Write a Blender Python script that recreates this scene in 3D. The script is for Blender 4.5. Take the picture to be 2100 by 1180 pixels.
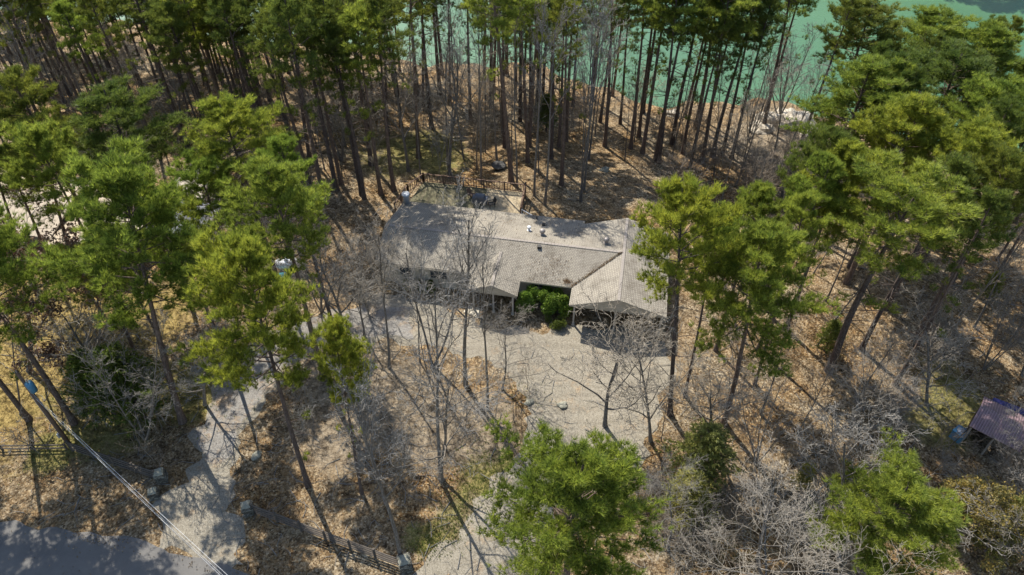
import bpy, bmesh, math, random
import numpy as np
from mathutils import Vector, Matrix, noise

S = bpy.context.scene
for o in list(bpy.data.objects): bpy.data.objects.remove(o)
COL = S.collection
# ------------------------------------------------------------ camera
CAMH = 48.0; FP = 1550.0; TH = math.radians(44.8)
cd = bpy.data.cameras.new('camera'); cam = bpy.data.objects.new('camera', cd); COL.objects.link(cam)
cd.sensor_fit = 'HORIZONTAL'; cd.sensor_width = 36.0; cd.lens = 36.0 * FP / 2100.0
cd.clip_start = 0.5; cd.clip_end = 3000
cam.location = (0, 0, CAMH); cam.rotation_euler = (math.pi / 2 - TH, 0, 0)
S.camera = cam
# ------------------------------------------------------------ light
SUN_EL = math.radians(52); SUN_AZ = math.atan2(-0.48, 0.88)      # clockwise from +Y
w = bpy.data.worlds.new('World'); S.world = w; w.use_nodes = True
nt = w.node_tree; bg = nt.nodes['Background']
sky = nt.nodes.new('ShaderNodeTexSky'); sky.sky_type = 'NISHITA'; sky.sun_disc = False
sky.sun_elevation = SUN_EL; sky.sun_rotation = SUN_AZ
nt.links.new(sky.outputs[0], bg.inputs[0]); bg.inputs[1].default_value = 0.14
ld = bpy.data.lights.new('sun', 'SUN'); ld.energy = 4.6; ld.angle = math.radians(0.5); ld.color = (1.0, 0.95, 0.86)
sun = bpy.data.objects.new('sun', ld); COL.objects.link(sun)
sdir = Vector((math.sin(SUN_AZ) * math.cos(SUN_EL), math.cos(SUN_AZ) * math.cos(SUN_EL), math.sin(SUN_EL)))
sun.rotation_euler = sdir.to_track_quat('Z', 'Y').to_euler(); sun.location = sdir * 200
S.view_settings.view_transform = 'Standard'; S.view_settings.look = 'None'
S.view_settings.exposure = 0.82; S.view_settings.gamma = 1.0

# ------------------------------------------------------------ terrain
SHX = [-200, -79, -30, 3.6, 23, 40, 60, 110, 300]
SHY = [128, 118, 108, 100, 91, 90, 80, 70, 60]
def shore(X): return float(np.interp(X, SHX, SHY)) + 1.6 * math.sin(X * .21 + 1) + .9 * math.sin(X * .57) + .5 * math.sin(X * 1.3 + 2)
def farshore(X): return float(np.interp(X, [-300, 0, 60, 70, 90, 300], [330, 290, 180, 131, 126.6, 126]))
WZ = -7.0
def terr(X, Y):
    d = shore(X) - Y
    if d >= 0:
        t = max(0.0, 1 - d / 50.0); s = t * t * (3 - 2 * t) if t < .6 else .648 + (t - .6) * .88
        z = -7.0 * min(1, s)
    else:
        z = WZ - min(3.0, -d * .15)
        f = Y - farshore(X)
        if f > 0: z = WZ - .6 + min(14, f * .45)
        elif f > -6: z = WZ - .6 - (-f) * .3
    return z
def ray(px, py):
    u = (590 - py) / FP; x = (px - 1050) / FP
    return x, math.cos(TH) + u * math.sin(TH), -math.sin(TH) + u * math.cos(TH)
def P(px, py, z=None):
    """world point seen at a photo pixel: on the ground, or at height z"""
    x, y, k = ray(px, py)
    if z is not None:
        t = (z - CAMH) / k; return Vector((x * t, y * t, z))
    zz = 0.0
    for _ in range(30):
        t = (zz - CAMH) / k; zn = max(terr(x * t, y * t), WZ); zz = zz * .4 + zn * .6
    return Vector((x * t, y * t, zz))
def Ptop(px, py, h):
    """foot of a tree of height h whose top is seen at a pixel"""
    x, y, k = ray(px, py); zz = h
    for _ in range(30):
        t = (zz - CAMH) / k; zz = zz * .4 + (terr(x * t, y * t) + h) * .6
    return Vector((x * t, y * t, terr(x * t, y * t)))
HA = math.radians(-10); HC, HS = math.cos(HA), math.sin(HA)
def HW(u, v, z=0.0): return Vector((u * HC - v * HS, u * HS + v * HC, z))   # house frame -> world

# ------------------------------------------------------------ materials
def lin(c): return tuple(((x / 255.0) / 12.92 if x / 255.0 <= .04045 else ((x / 255.0 + .055) / 1.055) ** 2.4) for x in c) + (1.0,)
class M:
    def __init__(s, name, rough=.8, spec=.3):
        s.m = bpy.data.materials.new(name); s.m.use_nodes = True; s.t = s.m.node_tree; s.n = s.t.nodes; s.l = s.t.links
        s.b = s.n['Principled BSDF']; s.b.inputs['Roughness'].default_value = rough
        s.b.inputs['Specular IOR Level'].default_value = spec
    def node(s, ty, **kw):
        n = s.n.new(ty)
        for k, v in kw.items():
            if k.startswith('i_'): n.inputs[k[2:].replace('_', ' ')].default_value = v
            else: setattr(n, k, v)
        return n
    def link(s, a, b): s.l.new(a, b)
    def coord(s, kind='Object'): return s.node('ShaderNodeTexCoord').outputs[kind]
    def noise(s, scale, detail=4, rough=.6, vec=None):
        n = s.node('ShaderNodeTexNoise'); n.inputs['Scale'].default_value = scale
        n.inputs['Detail'].default_value = detail; n.inputs['Roughness'].default_value = rough
        if vec is not None: s.link(vec, n.inputs['Vector'])
        return n.outputs['Fac']
    def ramp(s, fac, stops, interp='LINEAR'):
        r = s.node('ShaderNodeValToRGB'); r.color_ramp.interpolation = interp; e = r.color_ramp.elements
        while len(e) < len(stops): e.new(.5)
        for k, (p, c) in zip(e, stops):
            k.position = p; k.color = c if len(c) == 4 else tuple(c) + (1,)
        s.link(fac, r.inputs[0]); return r.outputs[0]
    def mix(s, fac, a, b, mode='MIX'):
        n = s.node('ShaderNodeMix', data_type='RGBA', blend_type=mode)
        for v, i in ((fac, 0), (a, 6), (b, 7)):
            if isinstance(v, (int, float)): n.inputs[i].default_value = v
            elif isinstance(v, tuple): n.inputs[i].default_value = v if len(v) == 4 else v + (1,)
            else: s.link(v, n.inputs[i])
        return n.outputs[2]
    def math(s, op, a, b=None):
        n = s.node('ShaderNodeMath', operation=op)
        for v, i in ((a, 0), (b, 1)):
            if v is None: continue
            if isinstance(v, (int, float)): n.inputs[i].default_value = v
            else: s.link(v, n.inputs[i])
        return n.outputs[0]
    def base(s, c):
        if isinstance(c, tuple): s.b.inputs['Base Color'].default_value = c if len(c) == 4 else c + (1,)
        else: s.link(c, s.b.inputs['Base Color'])
        return s
    def bump(s, h, strength=.5, dist=.05):
        n = s.node('ShaderNodeBump'); n.inputs['Strength'].default_value = strength; n.inputs['Distance'].default_value = dist
        s.link(h, n.inputs['Height']); s.link(n.outputs[0], s.b.inputs['Normal']); return s
def simple(name, a, b=None, scale=3.0, rough=.8, spec=.3, metal=0.0, bump=0.0, bscale=30):
    m = M(name, rough, spec); m.b.inputs['Metallic'].default_value = metal
    if b is None: b = tuple(x * .65 for x in a[:3])
    m.base(m.mix(m.ramp(m.noise(scale, 6, .7, m.coord()), [(.3, (0, 0, 0)), (.7, (1, 1, 1))]), a, b))
    if bump: m.bump(m.noise(bscale, 5, .7, m.coord()), bump, .03)
    return m.m

def ground_mat():
    m = M('leaf_litter_ground', .95, .1); co = m.coord()
    vo = m.node('ShaderNodeTexVoronoi'); vo.inputs['Scale'].default_value = 9.0; m.link(co, vo.inputs['Vector'])
    sep = m.node('ShaderNodeSeparateColor'); m.link(vo.outputs['Color'], sep.inputs[0])
    leaf = m.ramp(sep.outputs[0], [(0, (.06, .036, .018)), (.3, (.18, .105, .045)), (.6, (.31, .185, .078)), (.85, (.41, .28, .135)), (1, (.54, .43, .27))])
    tan = m.ramp(sep.outputs[1], [(0, (.09, .065, .04)), (.35, (.22, .165, .10)), (.7, (.35, .275, .175)), (1, (.55, .46, .32))])
    big = m.ramp(m.noise(.16, 5, .65, co), [(.38, (0, 0, 0)), (.62, (1, 1, 1))])
    c = m.mix(big, leaf, tan)
    at = m.node('ShaderNodeAttribute', attribute_name='zone'); sz = m.node('ShaderNodeSeparateColor'); m.link(at.outputs['Color'], sz.inputs[0])
    n2 = m.noise(.9, 6, .75, co)
    def msk(ch): return m.ramp(m.math('ADD', sz.outputs[ch], m.math('MULTIPLY', m.math('SUBTRACT', n2, .5), 1.1)), [(.35, (0, 0, 0)), (.65, (1, 1, 1))])
    grass = m.ramp(m.noise(2.2, 8, .85, co), [(.36, (.07, .055, .02)), (.5, (.31, .225, .08)), (.68, (.50, .38, .16))])
    moss_or_shade = m.ramp(m.noise(5, 5, .8, co), [(.3, (.09, .10, .022)), (.5, (.23, .20, .07)), (.72, (.38, .31, .14))])
    sand = m.ramp(m.noise(2.4, 9, .85, co), [(.34, (.13, .095, .06)), (.5, (.31, .245, .165)), (.68, (.47, .39, .28))])
    c = m.mix(msk(0), c, grass); c = m.mix(msk(1), c, moss_or_shade); c = m.mix(msk(2), c, sand)
    dk = m.ramp(m.noise(1.1, 9, .82, co), [(.38, (.25, .23, .22)), (.54, (1, 1, 1))])
    c = m.mix(1.0, c, dk, 'MULTIPLY')
    m.base(c); m.bump(m.noise(7, 8, .8, co), 1.0, .16); return m.m
def gravel_mat(name, a, b, leafy=.5, scale=9):
    m = M(name, .95, .1); co = m.coord()
    vo = m.node('ShaderNodeTexVoronoi'); vo.inputs['Scale'].default_value = scale; m.link(co, vo.inputs['Vector'])
    sep = m.node('ShaderNodeSeparateColor'); m.link(vo.outputs['Color'], sep.inputs[0])
    c = m.ramp(sep.outputs[0], [(0, tuple(x * .75 for x in a)), (.5, a), (1, b)])
    leaf = m.ramp(sep.outputs[1], [(0, (.12, .08, .05)), (.5, (.30, .21, .13)), (1, (.48, .38, .25))])
    f = m.ramp(m.noise(.55, 8, .78, co), [(.62 - leafy * .25, (0, 0, 0)), (.75 - leafy * .2, (1, 1, 1))])
    c = m.mix(f, c, leaf)
    st = m.node('ShaderNodeMapping'); st.inputs['Scale'].default_value = (.25, 2.2, 1); st.inputs['Rotation'].default_value = (0, 0, -.5); m.link(co, st.inputs[0])
    tr = m.ramp(m.noise(.8, 5, .7, st.outputs[0]), [(.35, (.78, .77, .75)), (.65, (1.08, 1.07, 1.05))])
    c = m.mix(.8, c, tr, 'MULTIPLY')
    m.base(c); m.bump(m.noise(10, 6, .8, co), .8, .06); return m.m
def asphalt_mat():
    m = M('worn_asphalt', .9, .25); co = m.coord()
    c = m.ramp(m.noise(40, 4, .8, co), [(.3, (.082, .078, .072)), (.7, (.16, .152, .142))])
    c = m.mix(m.ramp(m.noise(.4, 6, .7, co), [(.4, (0, 0, 0)), (.65, (.6, .6, .6))]), c, (.17, .16, .145))
    m.base(c); m.bump(m.noise(60, 3, .7, co), .4, .01); return m.m
def needle_mat(name, hi, mid, lo, trans=.35, rough=.55):
    m = M(name, rough, .35)
    g = m.node('ShaderNodeNewGeometry'); oi = m.node('ShaderNodeObjectInfo'); co = m.coord()
    c = m.ramp(g.outputs['Random Per Island'], [(0, lo), (.45, mid), (1, hi)])
    n = m.ramp(m.noise(.55, 3, .6, co), [(.35, (.62, .68, .66)), (.65, (1.18, 1.12, 1.0))])
    c = m.mix(1.0, c, n, 'MULTIPLY')
    r = m.ramp(oi.outputs['Random'], [(0, (.74, .84, .8)), (.5, (1, 1, 1)), (1, (1.22, 1.1, .9))])
    c = m.mix(1.0, c, r, 'MULTIPLY')
    m.base(c)
    tr = m.node('ShaderNodeBsdfTranslucent'); m.link(c, tr.inputs[0])
    ms = m.node('ShaderNodeMixShader'); ms.inputs[0].default_value = trans
    out = m.n['Material Output']; m.link(m.b.outputs[0], ms.inputs[1]); m.link(tr.outputs[0], ms.inputs[2]); m.link(ms.outputs[0], out.inputs[0])
    return m.m
def bark_mat(name, a, b, sc=2.0):
    m = M(name, .92, .15); co = m.coord(); mp = m.node('ShaderNodeMapping'); mp.inputs['Scale'].default_value = (6, 6, 1.6); m.link(co, mp.inputs[0])
    n = m.noise(sc, 6, .75, mp.outputs[0]); oi = m.node('ShaderNodeObjectInfo')
    c = m.ramp(n, [(.32, tuple(x * .45 for x in a)), (.5, a), (.7, b)])
    c = m.mix(1.0, c, m.ramp(oi.outputs['Random'], [(0, (.7, .72, .76)), (1, (1.2, 1.12, 1.02))]), 'MULTIPLY')
    m.base(c); m.bump(n, .8, .05); return m.m
def shingle_mat():
    m = M('weathered_tan_shingles', .92, .15); uv = m.coord('UV')
    br = m.node('ShaderNodeTexBrick'); m.link(uv, br.inputs['Vector'])
    br.offset = .37; br.inputs['Scale'].default_value = 1.0; br.inputs['Brick Width'].default_value = .22; br.inputs['Row Height'].default_value = .15
    br.inputs['Mortar Size'].default_value = .022; br.inputs['Mortar Smooth'].default_value = .25; br.inputs['Bias'].default_value = 0
    br.inputs['Color1'].default_value = (.33, .298, .242, 1); br.inputs['Color2'].default_value = (.27, .243, .197, 1); br.inputs['Mortar'].default_value = (.15, .13, .105, 1)
    st = m.ramp(m.noise(.5, 9, .78, m.coord()), [(.36, (.66, .64, .62)), (.5, (1, 1, 1)), (.68, (1.1, 1.09, 1.06))])
    gr = m.ramp(m.noise(26, 3, .8, m.coord()), [(.3, (.8, .8, .8)), (.7, (1.15, 1.15, 1.15))])
    c = m.mix(1.0, br.outputs[0], st, 'MULTIPLY'); c = m.mix(1.0, c, gr, 'MULTIPLY')
    m.base(c); m.bump(br.outputs['Fac'], -.6, .02); return m.m
def water_mat():
    m = M('green_lake_water', .38, .35); co = m.coord()
    sep = m.node('ShaderNodeSeparateXYZ'); m.link(co, sep.inputs[0])
    c = m.ramp(m.noise(.035, 4, .6, co), [(.3, (.044, .115, .050)), (.7, (.064, .150, .066))])
    m.base(c); m.bump(m.noise(1.6, 6, .7, co), .6, .12); return m.m
def stripes_mat(name, a, b, period, rough=.5):
    m = M(name, rough, .4); uv = m.coord('UV'); sep = m.node('ShaderNodeSeparateXYZ'); m.link(uv, sep.inputs[0])
    f = m.math('FRACT', m.math('DIVIDE', sep.outputs[0], period))
    c = m.ramp(f, [(0, b), (.12, b), (.2, a), (1, a)])
    st = m.ramp(m.noise(.9, 6, .75, m.coord()), [(.3, (.7, .68, .66)), (.65, (1.05, 1.05, 1.05))])
    m.base(m.mix(1.0, c, st, 'MULTIPLY')); return m.m
def siding_mat():
    m = M('tan_siding', .8, .2); co = m.coord(); sep = m.node('ShaderNodeSeparateXYZ'); m.link(co, sep.inputs[0])
    f = m.math('FRACT', m.math('DIVIDE', sep.outputs[2], .2))
    c = m.ramp(f, [(0, (.20, .18, .15)), (.12, (.44, .39, .32)), (1, (.46, .42, .34))])
    c = m.mix(m.ramp(m.noise(1.5, 5, .7, co), [(.4, (0, 0, 0)), (.8, (.6, .6, .6))]), c, (.3, .27, .22))
    m.base(c); return m.m
def stone_mat():
    m = M('stacked_fieldstone', .9, .2); co = m.coord(); mp = m.node('ShaderNodeMapping'); mp.inputs['Scale'].default_value = (1, 1, 1.8); m.link(co, mp.inputs[0])
    vo = m.node('ShaderNodeTexVoronoi'); vo.inputs['Scale'].default_value = 4.5; m.link(mp.outputs[0], vo.inputs['Vector'])
    sep = m.node('ShaderNodeSeparateColor'); m.link(vo.outputs['Color'], sep.inputs[0])
    c = m.ramp(sep.outputs[0], [(0, (.07, .065, .055)), (.5, (.16, .15, .12)), (1, (.28, .265, .22))])
    ve = m.node('ShaderNodeTexVoronoi', feature='DISTANCE_TO_EDGE'); ve.inputs['Scale'].default_value = 4.5; m.link(mp.outputs[0], ve.inputs['Vector'])
    e = m.ramp(ve.outputs['Distance'], [(0, (.15, .15, .15)), (.09, (1, 1, 1))])
    m.base(m.mix(1.0, c, e, 'MULTIPLY')); m.bump(e, .8, .05); return m.m
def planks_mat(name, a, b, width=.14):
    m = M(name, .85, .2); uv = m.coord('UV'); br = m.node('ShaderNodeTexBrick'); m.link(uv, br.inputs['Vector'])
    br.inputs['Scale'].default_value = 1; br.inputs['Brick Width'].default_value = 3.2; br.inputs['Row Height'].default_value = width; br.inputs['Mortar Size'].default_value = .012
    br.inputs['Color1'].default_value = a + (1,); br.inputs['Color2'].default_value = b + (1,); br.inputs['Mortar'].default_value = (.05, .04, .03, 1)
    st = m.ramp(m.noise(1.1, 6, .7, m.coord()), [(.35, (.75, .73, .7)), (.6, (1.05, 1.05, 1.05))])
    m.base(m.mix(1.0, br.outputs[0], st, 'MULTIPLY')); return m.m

MT = dict(
    ground=ground_mat(), gravel=gravel_mat('packed_gravel', (.245, .218, .17), (.315, .285, .23), .28, 15), gravel2=gravel_mat('pale_gravel', (.225, .21, .19), (.29, .275, .25), .5, 15),
    road=asphalt_mat(), water=water_mat(), shingle=shingle_mat(), siding=siding_mat(), stone=stone_mat(),
    pine=needle_mat('pine_needles', (.45, .50, .08), (.26, .32, .05), (.065, .10, .027), .55),
    pine_dk=needle_mat('deep_green_needles', (.30, .34, .06), (.165, .205, .04), (.045, .07, .022), .45),
    cedar=needle_mat('cedar_sprays', (.42, .41, .11), (.27, .28, .08), (.10, .12, .035), .5),
    shrub=needle_mat('glossy_shrub_leaves', (.42, .52, .09), (.22, .33, .05), (.06, .12, .025), .3, .35),
    redleaf=needle_mat('dry_red_leaves', (.33, .18, .12), (.22, .11, .08), (.10, .05, .04), .3),
    ochre=needle_mat('yellowing_leaves', (.34, .24, .06), (.2, .17, .05), (.1, .10, .03), .3),
    bark=bark_mat('pine_bark', (.125, .095, .078), (.24, .19, .16)), grey=bark_mat('grey_bark', (.16, .145, .125), (.34, .32, .29)),
    twig=bark_mat('pale_twigs', (.27, .25, .215), (.42, .395, .35)), twig2=bark_mat('tan_twigs', (.26, .215, .165), (.38, .33, .27)),
    fascia=simple('tan_fascia', (.40, .36, .29), (.3, .27, .22)), post=simple('post_paint', (.42, .38, .33), (.3, .27, .23)),
    dark=simple('dark_opening', (.03, .028, .026), (.02, .02, .02)), glass=simple('window_glass', (.05, .06, .07), (.03, .04, .05), rough=.1, spec=.6),
    galv=simple('galvanised_metal', (.5, .52, .54), (.35, .37, .39), rough=.4, metal=.4), black=simple('black_metal', (.03, .03, .03), (.05, .045, .04), rough=.5),
    ventm=simple('weathered_vent_metal', (.24, .20, .17), (.36, .33, .30), rough=.5, metal=.3), white=simple('white_paint', (.78, .79, .8), (.65, .66, .66), rough=.45),
    deck=planks_mat('weathered_deck_boards', (.52, .425, .28), (.43, .345, .225)), rail=simple('brown_stained_rail', (.19, .12, .08), (.12, .075, .05), 8),
    wood=simple('split_rail_wood', (.12, .10, .08), (.06, .05, .04), 6, bump=.4), pole=simple('creosoted_pole', (.17, .11, .075), (.10, .07, .05), 4),
    blue=simple('blue_grey_enamel', (.07, .20, .33), (.10, .26, .38), rough=.35), wire=simple('aluminium_wire', (.62, .62, .6), (.5, .5, .5), rough=.4),
    nroof=stripes_mat('cream_ribbed_metal', (.42, .345, .245), (.30, .24, .165), .42), sroof=stripes_mat('faded_maroon_ribbed_metal', (.22, .15, .16), (.12, .07, .08), .17),
    greyroof=simple('grey_membrane', (.17, .18, .20), (.12, .13, .15), 1.2), cap=simple('cap_slab', (.30, .29, .23), (.18, .175, .13), 5, bump=.5),
    conc=simple('pale_concrete', (.62, .56, .43), (.48, .43, .34), 3), boulder=simple('pale_boulder', (.50, .44, .35), (.34, .29, .22), 1.2, bump=.6, bscale=3),
    moss_or_shade=planks_mat('shaded_deck_boards', (.20, .175, .11), (.13, .125, .07)),  # deck boards again in dark olive: shade on the left half, painted in
    weeds=needle_mat('yellow_green_weeds', (.34, .36, .10), (.24, .26, .07), (.12, .13, .04), .3, .7),
    litter=needle_mat('dead_leaves', (.52, .37, .22), (.27, .16, .08), (.09, .05, .03), .15, .9), canvas=simple('dark_cover', (.08, .09, .11), (.16, .17, .19), 4),
    boards=planks_mat('barn_boards', (.16, .11, .08), (.10, .075, .06), .2), tarp=simple('blue_tarp', (.035, .035, .14), (.02, .02, .09), 3, rough=.4))

# ------------------------------------------------------------ object helpers
def tag(o, label=None, cat=None, group=None, kind=None):
    if label: o['label'] = label
    if cat: o['category'] = cat
    if group: o['group'] = group
    if kind: o['kind'] = kind
    return o
def link(name, me, parent=None, loc=None):
    o = bpy.data.objects.new(name, me); COL.objects.link(o)
    if parent is not None: o.parent = parent
    if loc is not None: o.location = loc
    return o
def empty(name, loc=(0, 0, 0), rz=0.0):
    o = bpy.data.objects.new(name, None); COL.objects.link(o); o.location = loc; o.rotation_euler = (0, 0, rz); o.empty_display_size = .3; return o
class MB:
    def __init__(s): s.v = []; s.f = []; s.mi = []; s.uv = {}
    def face(s, pts, mi=0, uv=None):
        b = len(s.v); s.v += [tuple(p) for p in pts]; s.f.append(tuple(range(b, b + len(pts)))); s.mi.append(mi)
        if uv: s.uv[len(s.f) - 1] = uv
    def hexa(s, c, mi=0):      # 8 corners: bottom 4 ccw, top 4 ccw
        b = len(s.v); s.v += [tuple(p) for p in c]
        for q in ((3, 2, 1, 0), (4, 5, 6, 7), (0, 1, 5, 4), (1, 2, 6, 5), (2, 3, 7, 6), (3, 0, 4, 7)):
            s.f.append(tuple(b + i for i in q)); s.mi.append(mi)
    def box(s, x0, x1, y0, y1, z0, z1, mi=0):
        s.hexa([(x0, y0, z0), (x1, y0, z0), (x1, y1, z0), (x0, y1, z0), (x0, y0, z1), (x1, y0, z1), (x1, y1, z1), (x0, y1, z1)], mi)
    def bar(s, a, b, w, h, mi=0):
        a = Vector(a); b = Vector(b); d = (b - a).normalized(); up = Vector((0, 0, 1)) if abs(d.z) < .9 else Vector((1, 0, 0))
        r = d.cross(up).normalized() * w / 2; u = r.cross(d).normalized() * h / 2
        s.hexa([a - r - u, b - r - u, b + r - u, a + r - u, a - r + u, b - r + u, b + r + u, a + r + u], mi)
    def tube(s, pts, rad, n=6, mi=0, cap=True):
        base = len(s.v); up = Vector((.3, .2, 1)).normalized(); rings = len(pts)
        for i, p in enumerate(pts):
            a = pts[max(0, i - 1)]; b = pts[min(rings - 1, i + 1)]; d = (Vector(b) - Vector(a)).normalized()
            r = d.cross(up)
            if r.length < 1e-3: r = d.cross(Vector((1, 0, 0)))
            r.normalize(); q = d.cross(r); R = rad[i] if hasattr(rad, '__len__') else rad
            for k in range(n):
                t = 2 * math.pi * k / n; s.v.append(tuple(Vector(p) + (r * math.cos(t) + q * math.sin(t)) * R))
        for i in range(rings - 1):
            for k in range(n):
                k2 = (k + 1) % n; s.f.append((base + i * n + k, base + i * n + k2, base + (i + 1) * n + k2, base + (i + 1) * n + k)); s.mi.append(mi)
        if cap:
            s.f.append(tuple(base + k for k in range(n))[::-1]); s.mi.append(mi)
            e = base + (rings - 1) * n; s.f.append(tuple(e + k for k in range(n))); s.mi.append(mi)
    def lathe(s, prof, c=(0, 0, 0), n=12, mi=0):
        base = len(s.v)
        for r, z in prof:
            for k in range(n):
                t = 2 * math.pi * k / n; s.v.append((c[0] + r * math.cos(t), c[1] + r * math.sin(t), c[2] + z))
        for i in range(len(prof) - 1):
            for k in range(n):
                k2 = (k + 1) % n; s.f.append((base + i * n + k, base + i * n + k2, base + (i + 1) * n + k2, base + (i + 1) * n + k)); s.mi.append(mi)
        s.f.append(tuple(base + k for k in range(n))[::-1]); s.mi.append(mi)
        e = base + (len(prof) - 1) * n; s.f.append(tuple(e + k for k in range(n))); s.mi.append(mi)
    def mesh(s, name, mats, smooth=False):
        me = bpy.data.meshes.new(name); me.from_pydata(s.v, [], s.f)
        for m in (mats if isinstance(mats, (list, tuple)) else [mats]): me.materials.append(m)
        me.polygons.foreach_set('material_index', s.mi)
        if smooth: me.polygons.foreach_set('use_smooth', [True] * len(s.f))
        if s.uv:
            ul = me.uv_layers.new(name='uv')
            for fi, uv in s.uv.items():
                for li, c in zip(me.polygons[fi].loop_indices, uv): ul.data[li].uv = c
        me.update(); return me
    def build(s, name, mats, parent=None, smooth=False, loc=None): return link(name, s.mesh(name, mats, smooth), parent, loc)
def tri_mesh(name, V, mat, k=3):
    n = len(V) // k; me = bpy.data.meshes.new(name); me.vertices.add(len(V)); me.vertices.foreach_set('co', np.asarray(V, dtype=np.float32).ravel())
    me.loops.add(n * k); me.loops.foreach_set('vertex_index', np.arange(n * k, dtype=np.int32))
    me.polygons.add(n); me.polygons.foreach_set('loop_start', np.arange(0, n * k, k, dtype=np.int32)); me.polygons.foreach_set('loop_total', np.full(n, k, dtype=np.int32))
    me.materials.append(mat); me.update(calc_edges=True); return me

# ------------------------------------------------------------ ground
ZONES = []   # (px, py, radius m, channel, strength)
for a in [(10, 640, 7, 0, 1), (60, 700, 6, 0, 1), (200, 620, 5, 0, .9), (20, 790, 6, 0, .9), (310, 650, 5, 0, .8), (120, 620, 5, 0, .9), (0, 900, 6, 0, .5), (400, 560, 3, 0, .8), (110, 925, 2.2, 1, 1), (270, 800, 5, 1, .7), (400, 800, 4, 1, .8), (230, 880, 4, 1, .7), (130, 840, 4, 1, .5),
          (860, 300, 6, 1, .8), (900, 330, 5, 1, .7), (800, 330, 6, 1, .6), (760, 280, 6, 1, .5), (320, 245, 4, 0, .6), (1000, 950, 2.2, 1, .9), (985, 1000, 1.8, 1, .8), (880, 1110, 1.2, 1, .9), (925, 1075, 1.4, 1, .9), (905, 1090, 1.2, 1, .8), (960, 1025, 1.5, 1, .8),
          (850, 1100, 1.4, 1, .7), (1960, 820, 3, 1, .8), (1930, 770, 3, 1, .6), (1600, 290, 7, 2, 1), (1560, 320, 5, 2, .9), (1650, 330, 6, 2, .9), (1480, 290, 4, 2, .6), (1500, 1150, 3, 1, .4), (1930, 870, 3, 1, .8), (600, 520, 3, 0, .6), (730, 760, 5, 2, .85), (820, 820, 5, 2, .85), (900, 880, 4, 2, .85), (700, 900, 4, 2, .75), (980, 870, 4, 2, .85), (800, 960, 4, 2, .45), (960, 1060, 3, 2, .5), (1340, 760, 4, 2, .5), (1400, 700, 4, 2, .4), (640, 1060, 3, 2, .3), (730, 800, 3, 1, .25), (820, 860, 3, 0, .35), (830, 940, 3, 0, .4)]:
    p = P(a[0], a[1]); ZONES.append((p.x, p.y, a[2], a[3], a[4]))
def make_ground():
    xs = np.concatenate([np.arange(-400, -90, 20), np.arange(-90, 90, 1.0), np.arange(90, 401, 20)])
    ys = np.concatenate([np.arange(-40, 10, 10), np.arange(10, 130, 1.0), np.arange(130, 200, 5), np.arange(200, 601, 25)])
    me = bpy.data.meshes.new('ground'); nx, ny = len(xs), len(ys)
    V = [(x, y, terr(x, y)) for y in ys for x in xs]
    F = [(j * nx + i, j * nx + i + 1, (j + 1) * nx + i + 1, (j + 1) * nx + i) for j in range(ny - 1) for i in range(nx - 1)]
    me.from_pydata(V, [], F); me.materials.append(MT['ground']); me.polygons.foreach_set('use_smooth', [True] * len(F))
    A = np.array(V); Z = np.zeros((len(V), 4), dtype=np.float32); Z[:, 3] = 1
    for x, y, r, ch, s in ZONES:
        g = s * np.exp(-(((A[:, 0] - x) ** 2 + (A[:, 1] - y) ** 2) / (r * r)) ** 1.5); Z[:, ch] = np.maximum(Z[:, ch], g)
    at = me.color_attributes.new('zone', 'FLOAT_COLOR', 'POINT'); at.data.foreach_set('color', Z.ravel())
    tag(link('ground', me), kind='structure')
make_ground()
def sheet(name, pix, mat, lift, jag=.35, step=.5, world=False):
    pts = [Vector(q) if world else P(*q) for q in pix]; out = []; n = len(pts)
    for i in range(n):
        a, b = pts[i], pts[(i + 1) % n]; k = max(1, int((b - a).length / step))
        nr = Vector((-(b - a).y, (b - a).x, 0)).normalized()
        for j in range(k):
            p = a.lerp(b, j / k); f = noise.fractal(Vector((p.x * .6, p.y * .6, 3.1)), 1.0, 2.0, 5) * jag * 1.6
            out.append(p + nr * f)
    bm = bmesh.new(); vs = [bm.verts.new((p.x, p.y, lift)) for p in out]; bm.faces.new(vs)
    bmesh.ops.triangulate(bm, faces=bm.faces[:]); me = bpy.data.meshes.new(name); bm.to_mesh(me); bm.free()
    for p in me.polygons:
        pass
    me.materials.append(mat); o = link(name, me); tag(o, kind='structure'); return o
sheet('driveway', [(690, 640), (770, 608), (860, 612), (955, 650), (975, 672), (1100, 690), (1190, 660), (1370, 700), (1378, 790), (1350, 870), (1310, 950), (1180, 1010), (1110, 1100), (1110, 1200), (870, 1200), (875, 1140), (930, 1080), (1000, 1010), (1060, 930), (1090, 850), (1050, 790), (990, 740), (860, 700), (740, 700), (620, 720), (560, 800), (510, 870), (480, 960), (480, 1060), (500, 1160), (330, 1130), (345, 1020), (390, 960), (400, 880), (440, 780), (520, 700), (600, 660)], MT['gravel'], .006, .8)
sheet('gravel_patch', [(640, 650), (740, 625), (840, 632), (850, 690), (740, 690), (620, 712), (560, 780), (500, 860), (455, 940), (405, 945), (412, 870), (460, 780), (540, 700)], MT['gravel2'], .012, .5)
sheet('walkway', [(950, 640), (962, 627), (985, 634), (978, 652)], MT['conc'], .05, .03)
sheet('road', [tuple(P(-200, 1035, 0)), tuple(P(0, 1070, 0)), tuple(P(240, 1100, 0)), tuple(P(420, 1150, 0)), tuple(P(620, 1215, 0)), tuple(P(900, 1290, 0)), (0, 0, 0), (-70, -5, 0)], MT['road'], .018, .22, world=True)
wm = bpy.data.meshes.new('lake'); wm.from_pydata([(-600, 62, WZ), (600, 55, WZ), (600, 600, WZ), (-600, 600, WZ)], [], [(0, 1, 2, 3)]); wm.materials.append(MT['water'])
tag(link('lake', wm), kind='structure')

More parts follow.
